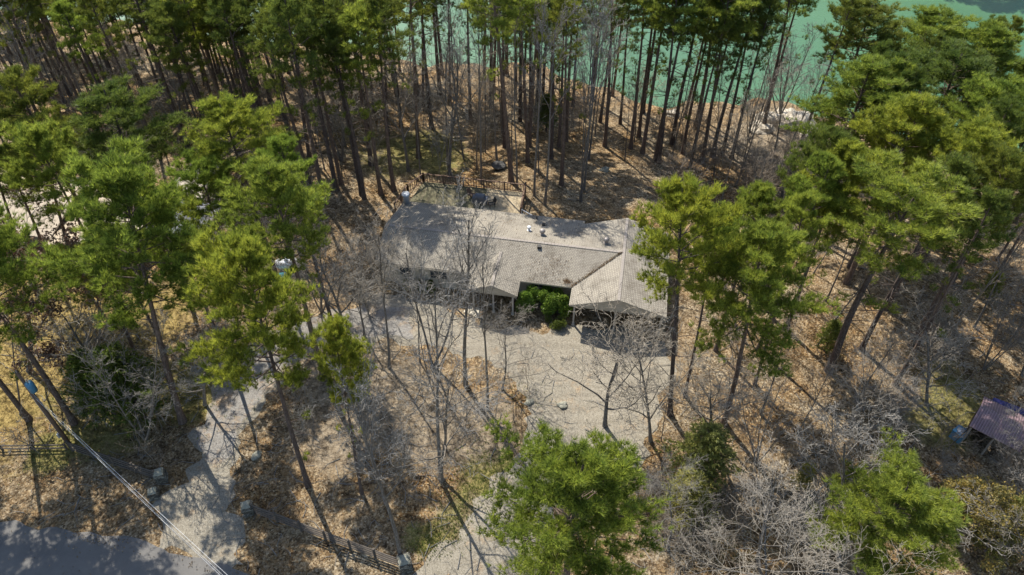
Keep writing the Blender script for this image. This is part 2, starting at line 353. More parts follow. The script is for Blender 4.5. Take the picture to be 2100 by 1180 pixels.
# ------------------------------------------------------------ tree prototypes
def rv(R): return Vector((R.gauss(0, 1), R.gauss(0, 1), R.gauss(0, 1))).normalized()
def side(d, ang, az):
    a = d.cross(Vector((0, 0, 1)))
    if a.length < .05: a = Vector((1, 0, 0))
    a.normalize(); b = a.cross(d).normalized(); q = a * math.cos(az) + b * math.sin(az)
    return (d * math.cos(ang) + q * math.sin(ang)).normalized()
def polyline(R, p, d, L, n, wander, trop):
    pts = [p.copy()]; ds = [d.copy()]
    for i in range(n):
        d = (d + rv(R) * wander + Vector((0, 0, trop))).normalized(); p = p + d * (L / n); pts.append(p.copy()); ds.append(d.copy())
    return pts, ds
def bare_proto(seed, H=15, trunkfrac=.38, n1=9, n2=6, n3=5, n4=4, ang=.75, spread=1.0, r0=.2, wander=.13, stems=1, tw='twig', leaf=None, tr=.016):
    R = random.Random(seed); T = MB(); B = MB(); tips = []
    def rec(p, d, L, r, lvl):
        segs = [9, 6, 5, 4, 3][lvl]; w = [wander * .45, wander * 1.3, wander * 1.9, wander * 2.4, wander * 2.8][lvl]; trop = [.05, .07, .05, .03, .02][lvl]
        pts, ds = polyline(R, p, d, L, segs, w, trop)
        r1 = r * [.28, .3, .35, .45, .6][lvl]; rad = [max(tr * .62, r + (r1 - r) * (i / segs) ** .8) for i in range(segs + 1)]
        if lvl == 0: rad[0] *= 1.35
        (T if lvl <= 1 else B).tube(pts, rad, [8, 5, 4, 3, 3][lvl], cap=False)
        if lvl == 4: tips.append(pts[-1]); tips.append(pts[-2]); return
        n = [n1, n2, n3, n4][lvl]; t0 = [trunkfrac, .22, .2, .2][lvl]
        for k in range(n):
            t = t0 + (1 - t0) * (k + R.random() * .7) / n; t = min(t, .98); x = t * segs; i = int(x); f = x - i
            q = pts[i].lerp(pts[i + 1], f); dd = ds[i + 1]; rr = rad[i] + (rad[i + 1] - rad[i]) * f
            a = ang * R.uniform(.65, 1.25) * (1.0 if lvl else (1.15 - .45 * t)); az = (k * 2.4 + R.uniform(-.5, .5)) if lvl == 0 else R.choice([0, math.pi]) + R.uniform(-.9, .9)
            ll = L * ([.52, .52, .5, .5][lvl]) * (1.15 - .55 * t) * R.uniform(.7, 1.25) * (spread if lvl == 0 else 1)
            rec(q, side(dd, a, az), ll, max(rr * (.62 if lvl == 0 else .54), tr), lvl + 1)
    for s in range(stems):
        d0 = Vector((0, 0, 1)) if stems == 1 else Vector((math.cos(s * 6.28 / stems) * .3, math.sin(s * 6.28 / stems) * .3, 1)).normalized()
        rec(Vector((0, 0, -.3)), d0, H * (1 if s == 0 else R.uniform(.75, 1)), r0 * (1 if stems == 1 else .75), 0)
    parts = [('trunk', T.mesh('trunk', MT['grey'], True)), ('branches', B.mesh('branches', MT[tw], True))]
    if leaf:
        C = np.array([tuple(t) for t in tips]); C = np.repeat(C, 7, 0); g = np.random.default_rng(seed); C = C + g.normal(0, .16, C.shape)
        parts.append(('leaves', tri_mesh('leaves', blades(C, np.tile([0, 0, 1.0], (len(C), 1)), g, 1, .13, .10, 1.6), MT[leaf])))
    ht = max(v[2] for v in B.v); return dict(parts=parts, h=ht)
def blades(C, A, g, k, L, W, cone):
    """k needle blades (triangles) per tuft centre C about axis A"""
    n = len(C) * k; C = np.repeat(C, k, 0); A = np.repeat(A, k, 0)
    D = g.normal(0, 1, (n, 3)); D /= np.linalg.norm(D, axis=1, keepdims=True); D = A + D * cone; D /= np.linalg.norm(D, axis=1, keepdims=True)
    S_ = np.cross(D, g.normal(0, 1, (n, 3))); S_ /= np.linalg.norm(S_, axis=1, keepdims=True) + 1e-9
    l = L * g.uniform(.65, 1.25, (n, 1)); w = W * g.uniform(.7, 1.3, (n, 1))
    V = np.empty((n, 3, 3)); V[:, 0] = C + S_ * w * .5; V[:, 1] = C - S_ * w * .5; V[:, 2] = C + D * l
    return V.reshape(-1, 3)
def pine_proto(seed, base=.6, width=3.6, limbs=34, dens=1.0, mat='pine', H=22.0, top='round', bend=.02, gaps=.08, stubs=10):
    """tapered trunk and limbs; needle tufts gathered in pads on the side shoots of every limb"""
    R = random.Random(seed); g = np.random.default_rng(seed); T = MB(); C = []; A = []
    pts, ds = polyline(R, Vector((0, 0, -.4)), Vector((R.uniform(-.03, .03), R.uniform(-.03, .03), 1)).normalized(), H * .985, 14, bend, .03)
    rad = [.24 * (1 - .82 * (i / 14) ** 1.1) for i in range(15)]; rad[0] *= 1.55; T.tube(pts, rad, 8, cap=False)
    def at(t):
        x = min(.999, t) * 14; i = int(x); return pts[i].lerp(pts[i + 1], x - i), rad[i]
    for k in range(stubs):
        q, r = at(R.uniform(base * .45, base)); az = R.uniform(0, 6.28); L = R.uniform(.5, 2.2)
        pp, _ = polyline(R, q, Vector((math.cos(az), math.sin(az), R.uniform(-.25, .3))).normalized(), L, 3, .12, 0); T.tube(pp, [.04, .03, .02, .012], 4, cap=False)
        if R.random() < .35:
            for _ in range(10): C.append(tuple(pp[-1] + rv(R) * .28)); A.append((0, 0, 1))
    skew = R.uniform(0, 6.28); ch = H * (1 - base)
    for k in range(limbs):
        t = (k + .5 * R.random()) / limbs; az = k * 2.39996 + R.uniform(-.4, .4)
        if top == 'flat': prof = (.5 + .5 * min(1, t / .35)) * (1 - max(0, (t - .6) / .4) ** 2 * .65)
        elif top == 'low': prof = (.75 + .25 * min(1, t / .2)) * max(.12, 1 - max(0, (t - .25) / .75) ** 1.7) ** .6
        else: prof = (.55 + .45 * min(1, t / .3)) * max(.1, 1 - max(0, (t - .3) / .7) ** 2) ** .55
        L = width * prof * (1 + .2 * math.cos(az - skew)) * (R.uniform(.55, 1.25) if top == 'low' else R.uniform(.72, 1.15))
        if R.random() < gaps: L *= .5
        L = max(L, .8); el = -.15 + 1.05 * t ** 1.3 + R.uniform(-.12, .14); q, r = at(base + (1 - base) * (.0 + .93 * t) - L * math.sin(max(0, el)) * .35 / H)
        d = Vector((math.cos(az) * math.cos(el), math.sin(az) * math.cos(el), math.sin(el)))
        lp, ld_ = polyline(R, q, d, L, 5, .10, .07); rr = min(r * .5, .03 + .014 * L); T.tube(lp, [rr, rr * .8, rr * .62, rr * .45, rr * .3, .012], 4, cap=False)
        nb = max(4, int(L * 3.2)); f0 = .22 if t > .75 else .34
        for j in range(nb + 1):
            f = min(1.0, f0 + (1 - f0) * (j + .6 * R.random()) / nb); x = min(4.999, f * 5); i = int(x); p = lp[i].lerp(lp[i + 1], x - i)
            bd = side(ld_[i], R.uniform(.35, 1.05), (j % 2) * math.pi + R.uniform(-.5, .5)); bl = R.uniform(.6, 1.15) * (1.2 - .4 * f) * min(1.15, .5 + L / 5)
            bp, bd_ = polyline(R, p, bd, bl, 2, .2, .15); T.tube(bp, [.018, .013, .008], 3, cap=False)
            n = max(2, int(round(R.uniform(8, 14) * dens * (.7 + .6 * t))))
            for _ in range(n):
                ff = R.uniform(.3, 1.05); c = p + (bp[-1] - p) * ff + Vector((R.gauss(0, .16), R.gauss(0, .16), R.gauss(.04, .09))); C.append(tuple(c)); A.append(tuple((bd * .6 + Vector((0, 0, .9)) + rv(R) * .3).normalized()))
    V = blades(np.array(C), np.array(A), g, 18, .40, .033, .72)
    return dict(parts=[('trunk', T.mesh('trunk', MT['bark'], True)), ('crown', tri_mesh('crown', V, MT[mat]))], h=float(np.percentile(V[:, 2], 99.7)), n=len(V) // 3)
def cedar_proto(seed, H=8, width=2.2, mat='cedar', n=1900):
    R = random.Random(seed); g = np.random.default_rng(seed); T = MB(); C = []; A = []
    pts, _ = polyline(R, Vector((0, 0, -.2)), Vector((0, 0, 1)), H * .97, 8, .03, .03); T.tube(pts, [.13 * (1 - .85 * i / 8) for i in range(9)], 6, cap=False)
    for k in range(70):
        t = .08 + .9 * k / 70; az = k * 2.4; L = width * (1 - t) ** .7 * R.uniform(.6, 1.15) + .2; q = Vector((0, 0, t * H))
        d = Vector((math.cos(az), math.sin(az), .45)).normalized(); lp, ld_ = polyline(R, q, d, L, 3, .12, .1); T.tube(lp, [.03, .02, .014, .008], 3, cap=False)
        for _ in range(int(n / 70)):
            f = R.uniform(.25, 1.05); C.append(tuple(q + (lp[-1] - q) * f + rv(R) * .25)); A.append(tuple((d + rv(R) * .5).normalized()))
    return dict(parts=[('trunk', T.mesh('trunk', MT['bark'], True)), ('crown', tri_mesh('crown', blades(np.array(C), np.array(A), g, 6, .24, .06, .8), MT[mat]))], h=H)
def shrub_mesh(seed, a, b, c, n=2600, mat='shrub', L=.13):
    """leafy broadleaf shrub: lobes of leaves over short stems"""
    R = random.Random(seed); g = np.random.default_rng(seed); C = []; A = []; T = MB()
    lob = [(Vector((R.uniform(-.8, .8) * a, R.uniform(-.75, .75) * b, R.uniform(.35, .85) * c)), R.uniform(.2, .42)) for _ in range(11)]
    for p, r in lob:
        pp, _ = polyline(R, Vector((p.x * .25, p.y * .25, -.1)), (p - Vector((p.x * .25, p.y * .25, 0))).normalized(), p.length, 3, .1, 0); T.tube(pp, [.05, .04, .03, .02], 4, cap=False)
        for _ in range(n // 11):
            d = rv(R); q = p + Vector((d.x * a, d.y * b, d.z * c)) * r * R.uniform(.55, 1.25)
            if q.z > .1: C.append(tuple(q)); A.append(tuple((d + Vector((0, 0, .6))).normalized()))
    return T.mesh('stems', MT['grey'], True), tri_mesh('foliage', blades(np.array(C), np.array(A), g, 3, L, L * .6, .9), MT[mat])

PINES = {
    'a': pine_proto(11, .64, 3.7, 40, 1.0), 'b': pine_proto(12, .70, 3.5, 32, 1.0, top='flat'), 'c': pine_proto(13, .62, 3.4, 44, .95, gaps=.14, stubs=16),
    'd': pine_proto(14, .56, 4.1, 54, 1.0, top='low', gaps=.12), 'e': pine_proto(15, .70, 2.8, 30, .9, gaps=.14, stubs=16), 'f': pine_proto(16, .68, 2.4, 26, .75, mat='pine_dk', gaps=.2, stubs=26),
    'g': pine_proto(17, .62, 3.3, 36, .95, mat='pine_dk'), 'h': pine_proto(18, .72, 2.2, 22, .75, mat='pine_dk', gaps=.2, stubs=26), 'j': pine_proto(19, .46, 4.3, 60, 1.0, top='low', gaps=.2, bend=.03)}
print('needles', {k: p['n'] for k, p in PINES.items()})
CEDAR = {'a': cedar_proto(31), 'b': cedar_proto(32, 7, 2.6, 'pine_dk', 2400)}
BARES = {
    'tall': bare_proto(41, 17, .42, 10, 6, 4, 3, .62, .8, .19), 'tall2': bare_proto(42, 18, .5, 9, 6, 4, 3, .55, .75, .17), 'fork': bare_proto(43, 15, .35, 9, 6, 5, 3, .7, .9, .2, .15, 2),
    'wide': bare_proto(44, 9, .22, 11, 7, 5, 3, .85, 1.25, .16, .17), 'silver': bare_proto(55, 12, .2, 12, 7, 6, 4, .8, 1.15, .13, .15, tr=.008), 'wide2': bare_proto(45, 10, .25, 12, 6, 5, 4, .8, 1.2, .17, .17), 'multi': bare_proto(46, 13, .25, 7, 5, 4, 3, .5, .8, .15, .12, 4),
    'slim': bare_proto(47, 16, .5, 9, 4, 3, 2, .6, .5, .13, .1, 1, 'twig2'), 'slim2': bare_proto(48, 14, .4, 10, 4, 3, 2, .65, .55, .11, .12, 1, 'twig2'),
    'oak': bare_proto(49, 16, .3, 12, 7, 5, 3, .8, 1.0, .28, .18), 'red': bare_proto(50, 9, .2, 10, 5, 4, 3, .7, 1.0, .12, .14, 1, 'twig', 'redleaf', .015), 'ochre': bare_proto(51, 6, .12, 10, 5, 4, 3, .7, 1.0, .09, .14, 2, 'twig', 'ochre', .013)}
def sap_proto(seed, tw, H=4.5, stems=1, n=(8, 4, 3)):
    R = random.Random(seed); B = MB()
    def rec(p, d, L, r, lvl):
        pts, ds = polyline(R, p, d, L, [6, 4, 3, 2][lvl], .16 + .06 * lvl, .05); m = len(pts) - 1
        B.tube(pts, [max(.0105, r * (1 - .6 * i / m)) for i in range(m + 1)], 4 if lvl == 0 else 3, cap=False)
        if lvl == 3: return
        for k in range(n[lvl]):
            t = .2 + .78 * (k + R.random()) / n[lvl]; x = min(.98, t) * m; i = int(x)
            rec(pts[i].lerp(pts[i + 1], x - i), side(ds[i + 1], R.uniform(.4, 1.0), R.uniform(0, 6.28)), L * .5 * R.uniform(.6, 1.2) * (1.2 - .5 * t), r * .55, lvl + 1)
    for s in range(stems):
        a = R.uniform(0, 6.28); rec(Vector((0, 0, -.1)), Vector((math.cos(a) * .35 * (stems > 1), math.sin(a) * .35 * (stems > 1), 1)).normalized(), H * R.uniform(.75, 1), .035, 0)
    return B.mesh('sapling', MT[tw], True)
SAPS = [sap_proto(61, 'twig'), sap_proto(62, 'twig2'), sap_proto(63, 'twig', 3.5, 5, (6, 4, 2)), sap_proto(64, 'twig2', 3.8, 6, (6, 4, 2)), sap_proto(65, 'twig', 6, 1, (11, 4, 3)), sap_proto(66, 'twig2', 5, 3, (8, 4, 3))]
RR = random.Random(5)
def plant(name, proto, p, h, wscale, label, cat, group=None, rz=None, tilt=.02, dx=None):
    s = h / proto['h']; r = empty(name, (p[0], p[1], p[2]), 0)
    tx, ty = (RR.uniform(-tilt, tilt), RR.uniform(-tilt, tilt)) if dx is None else (0, math.atan2(dx, h))
    az = RR.uniform(0, 6.28) if rz is None else rz
    r.rotation_euler = (Matrix.Rotation(ty, 3, 'Y') @ Matrix.Rotation(tx, 3, 'X') @ Matrix.Rotation(az, 3, 'Z')).to_euler()
    r.scale = (s * wscale, s * wscale, s); tag(r, label, cat, group)
    for n, me in proto['parts']: link(n, me, r)
    return r
# ------------------------------------------------------------ main house
def poly_uv(pts, dirn):
    """uv in metres: u along the eave, v down the slope"""
    n = (Vector(pts[1]) - Vector(pts[0])).cross(Vector(pts[2]) - Vector(pts[0])).normalized()
    e = Vector((0, 0, 1)).cross(n); e = e.normalized() if e.length > 1e-3 else Vector((1, 0, 0)); d = n.cross(e)
    return [(Vector(p).dot(e), Vector(p).dot(d)) for p in pts]
def roof_obj(name, polys, mats, parent, thick=.17):
    """polys: world-space top faces, counter-clockwise; solidified downwards with a fascia rim"""
    bm = bmesh.new(); cache = {}; uvl = bm.loops.layers.uv.new('uv')
    for pts in polys:
        if (Vector(pts[1]) - Vector(pts[0])).cross(Vector(pts[2]) - Vector(pts[0])).z < 0: pts = pts[::-1]
        vs = []
        for p in pts:
            k = tuple(round(c, 3) for c in p)
            if k not in cache: cache[k] = bm.verts.new(p)
            vs.append(cache[k])
        f = bm.faces.new(vs)
        for l, uv in zip(f.loops, poly_uv(pts, None)): l[uvl].uv = uv
    me = bpy.data.meshes.new(name); bm.to_mesh(me); bm.free()
    for m in mats: me.materials.append(m)
    o = link(name, me, parent); md = o.modifiers.new('thickness', 'SOLIDIFY'); md.thickness = thick; md.offset = -1; md.material_offset_rim = 1; md.material_offset = 1; md.use_even_offset = False
    return o
house = empty('house'); tag(house, 'long ranch house with grey-tan shingle roof in the middle of the clearing', 'house')
ZR, VR, VF, VB, ZB = 4.0, 49.6, 45.8, 55.3, 2.28
UL, UR = -20.3, 5.15
def zf(v): return 2.7 + (v - VF) * (1.3 / 3.8)
A = HW
roof_polys = [
    # front main slope, left of middle wing / between / valley to right wing
    [A(UL, 45.95, zf(45.95)), A(-11.65, 45.95, zf(45.95)), A(-9.5, 48.29, zf(48.29)), A(-9.5, VR, ZR), A(UL, VR, ZR)],
    [A(-9.5, 48.29, zf(48.29)), A(-7.35, 45.8, 2.7), A(-2.9, VF, 2.7), A(1.1, VR, ZR), A(-9.5, VR, ZR)],
    [A(UL, VR, ZR), A(1.1, VR, ZR), A(-2.75, 53.75, 2.75), A(-2.75, VB, ZB), A(UL, VB, ZB)],
    # right wing
    [A(-2.9, 43.7, 2.7), A(1.1, 43.7, 4.0), A(1.1, VR, ZR), A(-2.9, VF, 2.7)],
    [A(1.1, 43.7, 4.0), A(UR, 43.7, 2.68), A(UR, 54.3, 2.68), A(1.1, 54.3, 4.0), A(1.1, VR, ZR)],
    [A(1.1, VR, ZR), A(1.1, 54.3, 4.0), A(-2.75, 54.3, 2.75), A(-2.75, 53.75, 2.75)],
    # middle wing
    [A(-11.65, 44.0, 2.68), A(-9.5, 44.0, 3.55), A(-9.5, 48.29, zf(48.29)), A(-11.65, 45.95, zf(45.95))],
    [A(-9.5, 44.0, 3.55), A(-7.3, 44.0, 2.66), A(-7.35, 45.8, 2.7), A(-9.5, 48.29, zf(48.29))]]
roof = roof_obj('roof', roof_polys, [MT['shingle'], MT['fascia']], house)
def rc(a, b):
    m = MB(); a = Vector(a); b = Vector(b); n = int((b - a).length / .3)
    for i in range(n):
        p, q = a.lerp(b, i / n), a.lerp(b, (i + .93) / n); m.bar(p + Vector((0, 0, -.006)), q + Vector((0, 0, .006)), .24, .02)
    return m
for a, b in ((A(UL, VR, ZR), A(1.1, VR, ZR)), (A(1.1, 43.7, 4.0), A(1.1, 54.3, 4.0)), (A(-9.5, 44.0, 3.55), A(-9.5, 48.29, 3.55))):
    rc(a, b).build('ridge_cap', simple('ridge_cap_shingle', (.30, .265, .225), (.22, .19, .165), 8), roof)
def wallbox(m, u0, u1, v0, v1, z0, z1, mi=0):
    m.hexa([A(u0, v0, z0), A(u1, v0, z0), A(u1, v1, z0), A(u0, v1, z0), A(u0, v0, z1), A(u1, v0, z1), A(u1, v1, z1), A(u0, v1, z1)], mi)
m = MB()
wallbox(m, -20.0, -12.3, 46.5, 46.65, -.1, 2.62)            # left front wall
wallbox(m, -12.3, -3.0, 47.1, 47.25, -.1, 2.9)              # wall under the middle
wallbox(m, -20.0, -19.85, 46.65, 55.0, -1.2, 2.25); wallbox(m, -19.85, -2.5, 54.75, 54.9, -1.6, 2.15)
wallbox(m, -2.5, -2.35, 48.0, 54.0, -.1, 2.55); wallbox(m, 4.75, 4.9, 46.8, 54.0, -.6, 2.52); wallbox(m, -2.35, 4.75, 48.9, 49.05, -.1, 2.7); wallbox(m, -2.5, 4.9, 53.9, 54.05, -1, 2.5)
m.build('wall', MT['siding'], house)
def gable(u0, um, u1, v, z0, zm, t=.06):
    m = MB(); pts = [A(u0, v, z0), A(u1, v, z0), A(um, v, zm)]; q = [A(u0, v + t, z0), A(u1, v + t, z0), A(um, v + t, zm)]
    m.face(pts); m.face(q[::-1])
    for i in range(3): m.face([pts[i], pts[(i + 1) % 3], q[(i + 1) % 3], q[i]][::-1])
    return m
gable(-2.75, 1.1, 5.0, 43.95, 2.5, 3.82).build('gable', MT['siding'], house)
gable(-11.5, -9.5, -7.45, 44.2, 2.5, 3.38).build('gable', MT['siding'], house)
for (u0, u1, v) in ((-2.75, 5.0, 43.98), (-11.5, -7.45, 44.22)): m = MB(); wallbox(m, u0, u1, v, v + .18, 2.28, 2.49); m.build('porch_beam', MT['fascia'], house)
for i, (u, v) in enumerate(((-2.45, 44.1), (1.0, 44.1), (4.8, 44.1), (-11.2, 44.35), (-7.75, 44.35), (-9.45, 44.35))):
    m = MB(); wallbox(m, u - .07, u + .07, v - .07, v + .07, 0, 2.28); wallbox(m, u - .12, u + .12, v - .12, v + .12, 0, .18); m.build('post', MT['post'], house)
# fascia, trim and openings
for (u0, u1, v, z0, z1) in ((-18.4, -17.2, 46.5, 1.1, 2.1), (-15.6, -14.0, 46.5, 1.1, 2.1), (-6.6, -5.2, 47.1, 1.0, 2.1)):
    m = MB(); wallbox(m, u0, u1, v - .05, v - .003, z0, z1); wo = m.build('window', MT['fascia'], house)
    m = MB(); wallbox(m, u0 + .07, (u0 + u1) / 2 - .03, v - .058, v - .052, z0 + .07, z1 - .07); wallbox(m, (u0 + u1) / 2 + .03, u1 - .07, v - .058, v - .052, z0 + .07, z1 - .07); m.build('pane', MT['glass'], wo)
m = MB(); wallbox(m, -10.0, -9.05, 47.04, 47.09, 0, 2.05); d = m.build('door', simple('brown_door', (.12, .06, .04)), house); m = MB(); wallbox(m, -9.2, -9.13, 46.98, 47.035, .95, 1.05); m.build('handle', MT['galv'], d)
m = MB(); wallbox(m, .4, 1.4, 48.82, 48.895, 0, 2.05); m.build('door', MT['white'], house)
# eave trim along the left wall (the light line under the roof edge)
m = MB(); m.bar(A(UL, 45.9, 2.62), A(-11.7, 45.9, 2.62), .03, .14); m.bar(A(UL - .04, 45.95, 2.68), A(UL - .04, VR, 3.93), .03, .16); m.bar(A(UL - .04, VR, 3.93), A(UL - .04, VB, 2.2), .03, .16); m.build('fascia', MT['fascia'], house)
def rz_at(u, v): return zf(v) if v < VR else ZR - (v - VR) * (ZR - ZB) / (VB - VR)
for px, py, z in ((1112, 482, 3.5), (1243, 498, 3.7)):
    q = P(px, py, z); loc = q.copy(); m = MB()
    u = q.x * HC + q.y * HS; v = -q.x * HS + q.y * HC; zz = rz_at(u, v); loc.z = 0
    m.lathe([(.30, zz - .08), (.28, zz + .02), (.15, zz + .05), (.15, zz + .28)], (loc.x, loc.y, 0)); tv = m.build('turbine_vent', MT['ventm'], roof, True)
    m = MB(); prof = [(.13, zz + .24)] + [(.16 + .12 * math.sin(math.pi * k / 7), zz + .27 + .36 * k / 7) for k in range(8)] + [(.05, zz + .67)]; m.lathe(prof, (loc.x, loc.y, 0), 16)
    for k in range(14):
        a = k * 6.283 / 14; m.bar((loc.x + .20 * math.cos(a), loc.y + .20 * math.sin(a), zz + .28), (loc.x + .24 * math.cos(a + .35), loc.y + .24 * math.sin(a + .35), zz + .58), .05, .012)
    m.build('turbine_head', MT['ventm'], tv)
def vent(px, py, z, r, h, mat, cap=True, box=False):
    q = P(px, py, z); u = q.x * HC + q.y * HS; v = -q.x * HS + q.y * HC; zz = rz_at(u, v); m = MB()
    if box: m.hexa([HW(u + a, v + b, zz - .1 + c * (h + .1)) for c in (0, 1) for a, b in ((-r, -r), (r, -r), (r * .9, r), (-r * .9, r))])
    else: m.lathe([(r * 1.8, zz - .05), (r * 1.7, zz + .03), (r, zz + .05), (r, zz + h)] + ([(r * 1.5, zz + h), (r * 1.4, zz + h + .12), (r * .4, zz + h + .2)] if cap else []), (q.x, q.y, 0))
    m.build('roof_vent', mat, roof)
vent(1085, 472, 3.4, .12, .34, MT['white']); vent(1106, 507, 3.9, .16, .22, MT['black'], box=True); vent(1115, 462, 2.9, .15, .2, MT['black'], box=True); vent(1101, 450, 2.5, .05, .35, MT['black'], False)
m = MB(); fx = A(-20.0, 54.9); m.lathe([(.30, 2.0), (.30, 3.25), (.30, 3.3)], (fx.x, fx.y, 0)); fl = m.build('flue', MT['galv'], roof, True); m = MB(); m.lathe([(.2, 3.3), (.2, 3.42), (.42, 3.42), (.36, 3.54), (.06, 3.62)], (fx.x, fx.y, 0)); m.build('cap', MT['galv'], fl)
m = MB(); g = np.random.default_rng(4)
C = np.array([tuple(A(-3.4 + g.normal(0, .22), 46.3 + g.normal(0, .22), 2.93)) for _ in range(260)]); C[:, 2] = [zf(46.3) + .02 for c in C]
E2 = []
for _ in range(700):
    t = RR.random(); e = abs(RR.gauss(0, .16)); E2.append(tuple(A(-2.9 + 4 * t - e, VF + 3.8 * t, zf(VF + 3.8 * t) + .025)))
for _ in range(420):
    v = RR.uniform(VF + .1, VR - .2); u = RR.uniform(-19.5, -3.2) if v > 48.4 else RR.uniform(-7, -3.2)
    if u < -3.1 + 0 and (v > 48.4 or u > -7): E2.append(tuple(A(u, v, zf(v) + .02)))
for _ in range(520):
    v = VR + 5.5 * RR.random(); u = RR.uniform(-19.8, -3.2); E2.append(tuple(A(u, v, ZR - (v - VR) * (ZR - ZB) / (VB - VR) + .02)))
C = np.vstack([C, np.array(E2)])
link('fallen_leaves', tri_mesh('fallen_leaves', blades(C, np.tile([0, 0, 1.0], (len(C), 1)), g, 1, .13, .05, .3), MT['litter']), roof)

# ------------------------------------------------------------ deck behind the house
deck = empty('deck'); tag(deck, 'wooden back deck with brown slatted railing behind the ranch house', 'deck')
DZ = .1
def quad_slab(m, pts, z0, z1):
    m.hexa([A(u, v, z0) for u, v in pts] + [A(u, v, z1) for u, v in pts])
def slab_uv(name, pts, z, mat, parent, th=.08):
    m = MB(); quad_slab(m, pts, z - th, z - .003); m.face([A(u, v, z) for u, v in pts], 0, [(v, u) for u, v in pts]); return m.build(name, mat, parent)
slab_uv('platform', [(-13.4, 55.5), (-9.3, 55.5), (-9.5, 61.4), (-13.4, 61.4)], DZ, MT['deck'], deck)
slab_uv('platform', [(-21.2, 55.5), (-13.41, 55.5), (-13.41, 61.4), (-20.2, 61.4)], DZ - .004, MT['moss_or_shade'], deck)['label'] = 'dark olive left half of the platform, shade painted into its boards'
for u in (-20.2, -17.4, -14.6, -11.9, -9.5):
    for v in (61.5, 58.5): m = MB(); q = A(u, v); m.box(q.x - .09, q.x + .09, q.y - .09, q.y + .09, terr(q.x, q.y) - .3, DZ - .08); m.build('support_post', MT['rail'], deck)
def railing(a, b, z0a, z0b, n_post, parent):
    r = empty('railing'); r.parent = parent; a = Vector(a); b = Vector(b); L = (b - a).length
    for i in range(n_post + 1):
        m = MB(); t = i / n_post; p = a.lerp(b, t); z = z0a + (z0b - z0a) * t; q = A(p.x, p.y); m.box(q.x - .07, q.x + .07, q.y - .07, q.y + .07, z - .1, z + 1.16); m.build('post', MT['rail'], r)
    m = MB()
    for h, ww in ((1.05, .14), (.16, .07)): m.bar(A(a.x, a.y, z0a + h), A(b.x, b.y, z0b + h), ww, .06)
    m.build('rails', MT['rail'], r); m = MB(); n = int(L / .27)
    for i in range(n):
        t = (i + .5) / n; p = a.lerp(b, t); z = z0a + (z0b - z0a) * t; m.bar(A(p.x, p.y, z + .16), A(p.x, p.y, z + 1.03), .055, .055)
    m.build('balusters', MT['rail'], r)
railing((-20.2, 61.35), (-9.5, 61.35), DZ, DZ, 5, deck); railing((-21.3, 59.2), (-20.2, 61.35), DZ, DZ, 1, deck); railing((-21.7, 56.0), (-21.3, 59.2), DZ, DZ, 2, deck); railing((-9.45, 61.6), (-9.3, 57.6), DZ, DZ, 2, deck)
st = MB()
for i in range(9):
    u0 = -9.25 + i * .3; z = DZ - .05 - i * .17; quad_slab(st, [(u0, 56.4), (u0 + .3, 56.4), (u0 + .3, 57.5), (u0, 57.5)], z - .05, z)
sto = st.build('stairs', MT['deck'], deck); m = MB()
for v in (56.4, 57.5):
    for i in range(7):
        u0 = -9.2 + i * .42; z = DZ - .05 - i * .24; m.bar(A(u0, v, z), A(u0, v, z + .95), .035, .035)
    m.bar(A(-9.2, v, DZ + .93), A(-6.6, v, DZ - .55), .06, .06); m.bar(A(-9.2, v, DZ + .5), A(-6.6, v, DZ - .98), .035, .035)
m.build('stair_rail', MT['white'], sto)
# grill and chairs on the deck
gq = P(985, 418, DZ); gr = empty('grill', gq, HA); tag(gr, 'covered dark grill standing on the sunny part of the deck', 'grill'); gr.location.z = DZ
m = MB(); m.box(-.75, .75, -.32, .32, .25, .85); m.build('cabinet', MT['canvas'], gr)
m = MB(); m.tube([(-.45, 0, .9), (.45, 0, .9)], .34, 12); m.build('lid', MT['canvas'], gr)
for sx in (-1, 1):
    for sy in (-1, 1): m = MB(); m.box(sx * .62 - .03, sx * .62 + .03, sy * .25 - .03, sy * .25 + .03, 0, .25); m.build('leg', MT['black'], gr)
def chair(p, rz, label, mat):
    r = empty('deck_chair', (p[0], p[1], DZ), rz); tag(r, label, 'chair', 'chairs on the back deck')
    m = MB(); m.hexa([(-.28, -.28, .38), (.28, -.28, .38), (.28, .28, .33), (-.28, .28, .33), (-.28, -.28, .43), (.28, -.28, .43), (.28, .28, .38), (-.28, .28, .38)]); m.build('seat', mat, r)
    m = MB(); m.hexa([(-.28, .26, .38), (.28, .26, .38), (.28, .30, .38), (-.28, .30, .38), (-.28, .46, .98), (.28, .46, .98), (.28, .5, .98), (-.28, .5, .98)]); m.build('backrest', mat, r)
    for sx in (-.26, .26):
        for sy in (-.26, .26): m = MB(); m.bar((sx, sy, 0), (sx, sy, .4), .04, .04); m.build('leg', mat, r)
        m = MB(); m.bar((sx, -.28, .6), (sx, .34, .62), .07, .03); m.build('armrest', mat, r)
chair(P(968, 405, DZ), 1.0, 'brown wooden chair left of the dark grill on the deck', MT['rail']); chair(P(1008, 424, DZ), -1.2, 'black chair right of the dark grill on the deck', MT['black'])

